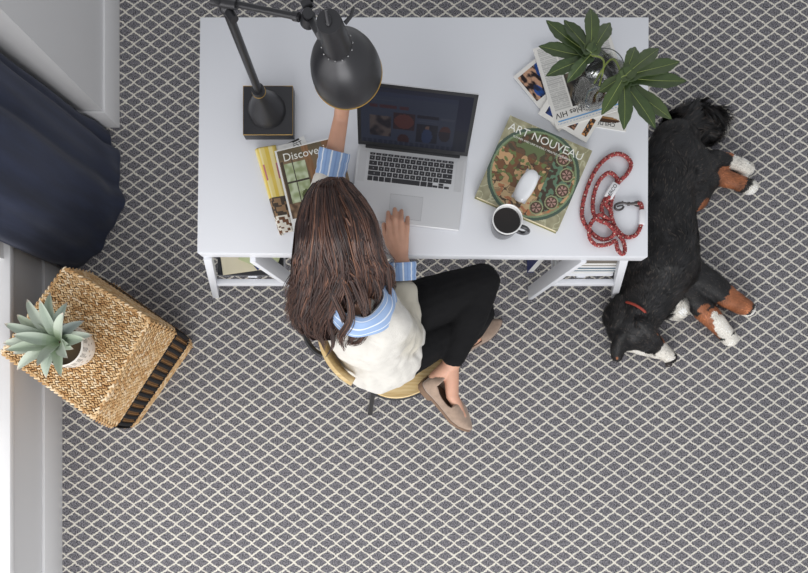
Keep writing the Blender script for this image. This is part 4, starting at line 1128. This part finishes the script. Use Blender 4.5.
    def shoe(heel, toe, upv, nm):
        f = (toe - heel); L_ = f.length; f.normalize(); u = (upv - f * upv.dot(f)).normalized(); sdv = f.cross(u)
        halfw = [(0, .018), (.04, .030), (.12, .036), (.3, .034), (.5, .037), (.68, .041), (.82, .033), (.93, .018), (.985, .007), (1, .003)]
        top = [(0, .034), (.04, .062), (.12, .076), (.22, .066), (.32, .050), (.42, .046), (.55, .050), (.7, .040), (.85, .026), (1, .012)]
        m, n = 40, 20; vs = []; fs = []
        for i in range(m + 1):
            t_ = i / m; hw = interp(halfw, t_); hh = interp(top, t_)
            for k in range(n + 1):
                a = math.pi * k / n; opn = (.10 < t_ < .50)
                x = hw * math.copysign(abs(math.cos(a)) ** .6, math.cos(a)); z = hh * math.sin(a) ** .75
                if .16 < t_ < .56 :
                    e = min(1, min(t_ - .16, .56 - t_) / .08); x = x * (1) ; lim = hh * (1 - .32 * e)
                    # opening: stop the upper at its top line
                    if abs(math.cos(a)) < .72: x = hw * (.80 * (1 if math.cos(a) >= 0 else -1) if e > .3 else math.cos(a)) ; z = min(z, lim)
                vs.append(heel + f * (L_ * t_) + sdv * x + u * (z + .006))
        for i in range(m):
            for k in range(n):
                t_ = (i + .5) / m
                if .14 < t_ < .535 and n * .27 < k + .5 < n * .73: continue
                q = i * (n + 1) + k; fs.append((q, q + 1, q + n + 2, q + n + 1))
        par = wparent(MB().add(vs, fs).build('shoe', suede, angle=180), root); so = par.modifiers.new('t', 'SOLIDIFY'); so.thickness = .0025; so.offset = 0
        vs = []; fs = []
        for i in range(m + 1):
            t_ = i / m; hw = interp(halfw, t_) + .003; lift = .0
            for (sg, z) in ((-1, .009), (1, .009), (1, -.004 - (.014 if t_ < .26 else 0)), (-1, -.004 - (.014 if t_ < .26 else 0))):
                vs.append(heel + f * (L_ * (t_ * 1.02 - .01)) + sdv * hw * sg + u * z)
        for i in range(m):
            for k in range(4): q = i * 4; fs.append((q + k, q + (k + 1) % 4, q + 4 + (k + 1) % 4, q + 4 + k))
        fs.append((3, 2, 1, 0)); fs.append((m * 4, m * 4 + 1, m * 4 + 2, m * 4 + 3))
        MB().add(vs, fs).build('sole', sole_m, par, angle=30)
    shoe(V((.073, .116, .487)), V((.243, -.068, .446)), V((.42, .40, .80)), 'l')
    shoe(V((.205, .253, .022)), V((.428, .402, .018)), V((0, 0, 1)), 'r')
    # --- hair: a full cap plus many long strands flowing back over the shoulders
    Lft = [(176, 328), (182, 310), (192, 302), (204, 296.5), (223, 291), (258, 287), (285, 285), (318, 287), (333, 299), (345, 318)]
    Rgt = [(176, 344), (181, 353), (197, 368), (210, 374), (223, 378), (240, 381), (258, 385), (270, 389), (290, 389), (310, 378), (325, 368), (345, 352)]
    Zt = [(176, 1.155), (183, 1.195), (195, 1.222), (215, 1.235), (240, 1.215), (265, 1.16), (290, 1.09), (320, 1.01), (345, .93)]
    def hp(s_, y, dep=0):
        l, r_ = interp(Lft, y), interp(Rgt, y); z = interp(Zt, y) - .15 * (1 - math.sqrt(max(0, 1 - min(1, abs(s_)) ** 2))) * (1 if y < 300 else 1 - .5 * (y - 300) / 45)
        x = (l + r_) / 2 + s_ * (r_ - l) / 2
        return P(x, y, z - dep)
    H1 = attrmat('dark_brown_hair', .42, .45)
    vs = []; fs = []; ny, ns = 40, 28
    ring_c = []
    for j in range(ny + 1):
        y = 177 + (340 - 177) * j / ny
        for k in range(ns + 1): vs.append(hp((-1 + 2 * k / ns) * .93, y, .010))
        for k in range(ns, -1, -1): vs.append(hp((-1 + 2 * k / ns) * .90, y, .032 + .03 * (1 - abs(-1 + 2 * k / ns))))
    w2 = 2 * (ns + 1)
    for j in range(ny):
        for k in range(w2): fs.append((j * w2 + k, j * w2 + (k + 1) % w2, (j + 1) * w2 + (k + 1) % w2, (j + 1) * w2 + k))
    fs.append(tuple(range(w2))); fs.append(tuple(ny * w2 + k for k in range(w2))[::-1])
    mb = MB(); mb.add([v - V((0, 0, .012)) for v in vs], fs, srgb((30, 23, 22)), 1)
    rnd = random.Random(3)
    cols = [(58, 43, 41), (72, 53, 48), (50, 38, 37), (84, 61, 54), (98, 70, 60), (64, 48, 46)]
    aub = [(112, 78, 62), (124, 88, 70), (102, 72, 60)]
    for i in range(1900):
        s1 = rnd.uniform(-1, 1); part = .12
        if rnd.random() < .3: s1 = math.copysign(abs(s1) ** .5, s1)
        s0 = s1 * .75 + rnd.gauss(0, .06); y0 = rnd.uniform(177, 200) if rnd.random() < .7 else rnd.uniform(190, 280)
        y1 = rnd.uniform(305, 344) if abs(s1) < .8 else rnd.uniform(285, 330)
        if s1 > .35: y1 -= 8
        ph = rnd.uniform(0, 6.28); wav = rnd.uniform(.02, .08); dep = rnd.uniform(-.004, .008); pts = []
        k0 = 16
        sweep = rnd.uniform(-.05, .30)
        for k in range(k0):
            t_ = k / (k0 - 1); y = y0 + (y1 - y0) * t_
            s_ = s0 + (s1 - s0) * t_ + wav * math.sin(t_ * 5 + ph) * t_ + .10 * math.sin(t_ * 3.1) * (1 - s0 * s0) + sweep * t_ * (1 - t_)
            s_ += .10 * nz(s1 * 3, t_ * 2.5, 2) + .16 * math.sin(t_ * 3.0 - .3) * math.exp(-((s0 - .05) / .45) ** 2) * (t_ < 2)
            if abs(s_) > .94: s_ = math.copysign(.94 + .08 * math.tanh((abs(s_) - .94) / .08), s_)
            clump = .026 * nz(s1 * 7, t_ * 2.2, 7)
            p = hp(s_, y, dep - clump)
            if t_ > .6:
                q_ = (t_ - .6) / .4; pc = round(s1 * 7) * 1.7
                p += V((.016 * q_ * math.sin(pc + t_ * 9) + .006 * math.sin(ph), .008 * q_ * math.cos(pc + t_ * 7), -.012 * q_ + .008 * math.sin(pc + t_ * 11)))
            pts.append(p)
        hl = nz(s1 * 4 + 1, 3.3); streak = (.05 < s1 < .55 and rnd.random() < .30) or (rnd.random() < .09)
        c = rnd.choice(aub) if streak else rnd.choice(cols); r0 = rnd.uniform(.0011, .0021)
        mb.tube(pts, [r0 * (.5 + .8 * math.sin(math.pi * min(1, .15 + .8 * k / (k0 - 1)))) * (1 if k < k0 - 3 else (k0 - k) / 3.5) for k in range(k0)], n=4, cap=False, color=srgb(c))
    # loose locks with curls at the tips
    def lock(pts, nn, sp, r0, cset):
        base = cr([P(*p) for p in pts], 5)
        for q in range(nn):
            off = V((rnd.gauss(0, sp), rnd.gauss(0, sp), rnd.gauss(0, sp))); a = rnd.uniform(.7, 1.0); k1 = int(len(base) * a); w0 = rnd.uniform(0, 6)
            pp = [p + off * (.4 + .6 * math.sin(3.1 * i / len(base))) + V((.002 * math.sin(i * .5 + w0), .002 * math.cos(i * .4 + w0), 0)) for i, p in enumerate(base[:k1])]
            mb.tube(pp, [r0 * (1 - .75 * (i / len(pp)) ** 2) for i in range(len(pp))], n=4, cap=False, color=srgb(rnd.choice(cset)))
    mixc = cols + aub[:1]
    lock([(372, 230, 1.13), (384, 258, 1.07), (389, 285, 1.02), (386, 310, .99), (374, 326, .97), (362, 333, .95)], 60, .0035, .0014, mixc)
    lock([(378, 255, 1.10), (384, 262, 1.06), (392, 270, 1.02), (394, 284, .99), (388, 294, .98)], 14, .0025, .0009, mixc)
    lock([(376, 246, 1.10), (386, 251, 1.05), (396, 262, 1.0), (391, 271, .98)], 5, .002, .0006, mixc)
    lock([(350, 280, 1.12), (362, 305, 1.07), (368, 325, 1.02), (358, 342, .97), (344, 341, .95)], 70, .004, .0014, mixc)
    lock([(330, 290, 1.10), (342, 315, 1.05), (352, 335, .99), (346, 346, .96)], 60, .004, .0014, mixc)
    lock([(305, 290, 1.02), (312, 315, .97), (320, 335, .93), (326, 352, .90)], 60, .004, .0013, mixc)
    lock([(292, 285, .95), (290, 305, .92), (296, 325, .90), (306, 336, .89)], 60, .004, .0013, mixc)
    lock([(320, 300, 1.05), (330, 325, .99), (333, 345, .94), (325, 358, .90)], 30, .003, .0012, mixc)
    lock([(352, 270, 1.13), (362, 292, 1.09), (366, 312, 1.05), (360, 330, 1.02), (350, 343, 1.0)], 80, .005, .0015, mixc)
    lock([(340, 275, 1.13), (350, 300, 1.09), (350, 322, 1.05), (341, 338, 1.01), (346, 352, .98)], 70, .0045, .0014, mixc)
    lock([(366, 262, 1.11), (376, 283, 1.07), (379, 298, 1.04), (371, 312, 1.02)], 60, .0035, .0013, mixc)
    lock([(360, 195, 1.21), (374, 215, 1.17), (383, 240, 1.11), (387, 262, 1.06)], 12, .003, .0006, mixc)
    lock([(337, 180, 1.20), (329, 178, 1.21), (322, 183, 1.20), (312, 196, 1.15)], 22, .002, .0009, cols)
    wparent(mb.build('hair', [H1, mat('under_hair', (34, 26, 25), 1, spec=0)], angle=180), root)
woman()
# ------------------------------------------------------------------ dog
def dog():
    D = P
    chains = {
        'body': [(D(636, 326, .115), .086), (D(640, 314, .12), .093), (D(652, 292, .125), .112), (D(664, 266, .14), .140), (D(663, 235, .14), .132), (D(662, 200, .13), .122), (D(671, 160, .13), .122), (D(674, 145, .12), .10)],
        'chest': [(D(662, 300, .11), .085), (D(676, 308, .10), .052)], 'cheek': [(D(624, 328, .085), .074), (D(630, 332, .085), .070)],
        'side': [(D(622, 318, .09), .078), (D(645, 292, .10), .088), (D(650, 262, .12), .12)],
        'head': [(D(634, 330, .11), .080), (D(647, 341, .085), .056), (D(656, 347, .068), .042), (D(666, 354, .056), .031)],
        'face': [(D(628, 338, .08), .060), (D(640, 347, .065), .034), (D(658, 353, .052), .027)],
        'tail': [(D(672, 138, .10), .070), (D(686, 124, .085), .060), (D(700, 120, .07), .050), (D(712, 120, .055), .036), (D(720, 120, .045), .020)],
        'tailfan': [(D(680, 148, .08), .06), (D(696, 136, .06), .048), (D(709, 133, .045), .034)],
        'f1': [(D(680, 266, .13), .075), (D(697, 276, .12), .056), (D(712, 285, .10), .052), (D(727, 297, .07), .044), (D(739, 304, .055), .038), (D(747, 309, .040), .034)],
        'f2': [(D(680, 285, .09), .070), (D(694, 297, .07), .048), (D(705, 311, .06), .046), (D(717, 323, .05), .039), (D(726, 334, .040), .034), (D(730, 339, .036), .033)],
        'r1': [(D(684, 168, .13), .105), (D(700, 166, .11), .060), (D(714, 160, .09), .040), (D(730, 161, .07), .028), (D(738, 164, .055), .029), (D(746, 169, .042), .030)],
        'r2': [(D(680, 200, .10), .085), (D(694, 196, .09), .065), (D(706, 183, .07), .046), (D(718, 176, .055), .036), (D(736, 182, .045), .031), (D(750, 187, .036), .031)],
        'ear': [(D(622, 335, .13), .028), (D(618, 348, .075), .032), (D(617, 356, .045), .024)],
        'ear2': [(D(640, 322, .195), .026), (D(648, 331, .165), .030), (D(655, 339, .12), .018)],
    }
    b = MB(); segs = []
    for nm, ch in chains.items():
        for (p, r0), (q, r1) in zip(ch, ch[1:]):
            b.cap(p, r0, q, r1, n=20); segs.append((p, q, r0, r1, nm))
    for c in (D(747, 309, .034), D(730, 339, .032), D(746, 169, .034), D(750, 187, .032)): b.ell(c, (.036, .034, .03))
    b.ell(D(668, 360, .055), (.020, .018, .018)); b.cap(D(662, 352, .06), .034, D(671, 357, .05), .026)
    root = thing('dog', 'black, tan and white long-haired dog lying on the carpet beside the desk', 'dog', (1.1, .75, 0))
    WHT, TAN, BLK = (226, 222, 214), (156, 98, 66), (31, 31, 33)
    regs = [  # (px, py, z, radius, colour)
        (665, 354, .075, .048, WHT), (657, 357, .05, .035, WHT), (642, 354, .075, .026, WHT), (635, 353, .08, .026, WHT), (649, 355, .07, .024, WHT), (630, 351, .08, .016, WHT),
        (750, 312, .035, .034, WHT), (744, 313, .03, .026, WHT), (731, 341, .035, .046, WHT), (725, 331, .06, .034, WHT), (719, 321, .08, .030, WHT), (722, 326, .07, .034, WHT), (714, 315, .095, .018, WHT),
        (747, 171, .04, .038, WHT), (736, 163, .085, .034, WHT), (741, 165, .06, .034, WHT), (752, 189, .035, .040, WHT), (725, 121, .055, .036, WHT),
        (679, 310, .15, .040, WHT), (676, 316, .12, .040, WHT), (686, 304, .14, .030, WHT), (679, 310, .09, .045, WHT), (672, 320, .10, .025, WHT),
        (664, 339, .09, .022, TAN), (653, 345, .10, .012, TAN), (617, 357, .068, .007, TAN),
        (731, 299, .07, .068, TAN), (739, 305, .06, .050, TAN), (720, 300, .06, .035, TAN), (708, 318, .06, .056, TAN), (718, 328, .05, .045, TAN), (702, 307, .08, .032, TAN),
        (720, 178, .06, .052, TAN), (735, 181, .05, .045, TAN), (722, 156, .085, .020, TAN), (728, 157, .085, .020, TAN), (696, 205, .10, .046, TAN), (690, 212, .10, .034, TAN), (655, 334, .155, .010, TAN)]
    rg = [(D(px, py, z), r_, c) for px, py, z, r_, c in regs]
    def cf(co):
        n = .12 * nz(co.x * 60, co.y * 60, co.z * 60)
        for c, r_, k in rg:
            if (co - c).length < r_ * (1 + n): return srgb(k)
        return srgb(lerp(BLK, (42, 39, 38), max(0, nz(co.x * 9, co.y * 9, co.z * 9))))
    body = blob('body', b, attrmat('dog_coat', .6, .35), .006, None, smooth=6, cfun=cf, disp=lambda co, n: .002 * nz(co.x * 30, co.y * 30, co.z * 30))
    for v in body.data.vertices:
        if v.co.z < .006: v.co.z = .006 + (v.co.z - .006) * .03
    # fur: thin blades following the lie of the coat
    me = body.data; rnd = random.Random(5); mb = MB(); polys = me.polygons
    flen = {'body': .026, 'side': .028, 'chest': .02, 'cheek': .012, 'head': .014, 'face': .010, 'tail': .088, 'tailfan': .085, 'f1': .010, 'f2': .010, 'r1': .014, 'r2': .014, 'ear': .012, 'ear2': .016}
    flowrev = set()
    tot = sum(p.area for p in polys); target = 46000
    for p in polys:
        k = p.area / tot * target; k = int(k) + (rnd.random() < k - int(k))
        if not k or p.center.z < .02: continue
        c = p.center.copy(); best = None
        for (a, q, r0, r1, nm) in segs:
            d = q - a; t_ = max(0, min(1, (c - a).dot(d) / d.length_squared)); e = (c - a.lerp(q, t_)).length - (r0 + (r1 - r0) * t_)
            if best is None or e < best[0]: best = (e, d.normalized(), nm)
        nm = best[2]; dr = best[1]; nrm = p.normal.copy()
        if nm in ('head', 'face'): dr = -dr
        if nm == 'side': dr = (D(655, 235, .12) - D(640, 290, .1)).normalized()
        L_ = flen[nm]
        if c.y < P(0, 330, .1).y and nm == 'body': L_ = .014
        base_c = cf(c)
        if base_c == srgb(WHT) and nm in ('f1', 'f2', 'r1', 'r2', 'head', 'face'): L_ *= .6
        for _ in range(k):
            vs_ = [me.vertices[i].co for i in p.vertices]; a_, b_ = rnd.random(), rnd.random()
            pt = vs_[0].lerp(vs_[1], a_).lerp(vs_[3 if len(vs_) > 3 else 2].lerp(vs_[2], a_), b_)
            wob = V((nz(pt.x * 12, pt.y * 12, 1), nz(pt.x * 12, pt.y * 12, 5), nz(pt.x * 12, pt.y * 12, 9))) * 1.5
            d = (dr + wob + V((rnd.gauss(0, .12), rnd.gauss(0, .12), rnd.gauss(0, .12)))); d = d - nrm * d.dot(nrm)
            if d.length < .01: continue
            d = (d.normalized() + nrm * rnd.uniform(.12, .38)).normalized(); ln = L_ * rnd.uniform(.7, 1.2)
            sdv = d.cross(nrm).normalized(); w = .0026 if L_ > .05 else (.0018 if L_ > .012 else .0012)
            m1 = pt + d * ln * .55 + nrm * .001; tp = pt + (d - nrm * .22) * ln; tp.z = max(tp.z, .003)
            f = rnd.uniform(.7, 1.4) * (1 + .9 * max(-.6, nz(pt.x * 22, pt.y * 22, 2))); cc = cf(pt); cc = tuple(min(1, x * f) for x in cc)
            if cc[0] < .03 and rnd.random() < (.22 if L_ > .05 else .09): cc = srgb((68, 61, 57))
            mb.add([pt - sdv * w, pt + sdv * w, m1 + sdv * w * .8, m1 - sdv * w * .8, tp], [(0, 1, 2, 3), (3, 2, 4)], cc)
    fur = mb.build('fur', attrmat('dog_fur', .5, .4), angle=180); setp(fur, kind='stuff')
    wparent(body, root); wparent(fur, root)
    nose = MB(); nose.ell(D(669, 364.5, .062), (.015, .012, .013)); wparent(nose.build('nose', mat('dog_nose', (52, 46, 46), .3)), root)
    ey = MB(); ey.ell(D(650, 346, .125), (.009, .007, .005)); wparent(ey.build('eye', mat('dog_eye', (30, 20, 16), .1)), root)
    # red collar round the neck
    a, q = D(640, 309, .12), D(650, 296, .125); ax = (q - a).normalized(); cen = D(634, 311, .125); s1 = ax.cross(V((0, 0, 1))).normalized(); s2 = ax.cross(s1)
    pts = [cen + s1 * .060 * math.cos(t) + s2 * .0925 * math.sin(t) for t in [2 * math.pi * k / 40 for k in range(40)]]
    wparent(MB().tube(pts, .0055, n=8, closed=True).build('collar', mat('red_collar', (150, 58, 44), .6)), root)
dog()
# ------------------------------------------------------------------ light, camera
w = bpy.data.worlds.new('World'); scn.world = w; w.use_nodes = True
bg = w.node_tree.nodes['Background']; bg.inputs[0].default_value = (.96, .975, 1.0, 1); bg.inputs[1].default_value = .60
def area(name, loc, target, size, power, colr=(1, 1, 1)):
    l = bpy.data.lights.new(name, 'AREA'); l.shape = 'RECTANGLE'; l.size, l.size_y = size; l.energy = power; l.color = colr
    o = bpy.data.objects.new(name, l); col.objects.link(o); o.location = loc
    o.rotation_euler = (V(target) - V(loc)).to_track_quat('-Z', 'Y').to_euler()
    return o
area('window_daylight_left', (-2.1, -.9, 1.6), (.2, .3, .4), (2.6, 1.8), 34, (1, .98, .95))
area('fill_softbox_front', (.2, -3.1, 2.3), (0, .2, .3), (3.2, 1.8), 118, (1, .99, .975))  # added off-frame softbox that brightens the near side; no window is built there
cam = bpy.data.cameras.new('Camera'); co = bpy.data.objects.new('Camera', cam); col.objects.link(co)
cam.sensor_fit = 'HORIZONTAL'; cam.sensor_width = 36; cam.lens = FPX * 36 / 808.0
cam.shift_x = (404 - NX) / 808.0; cam.shift_y = (NY - 286.5) / 808.0
co.location = (0, 0, CAM_H); co.rotation_euler = (0, 0, 0); cam.clip_start = .05
scn.camera = co
vs_ = scn.view_settings; vs_.view_transform = 'Standard'; vs_.look = 'None'; vs_.gamma = 1; vs_.exposure = 0; vs_.use_curve_mapping = False
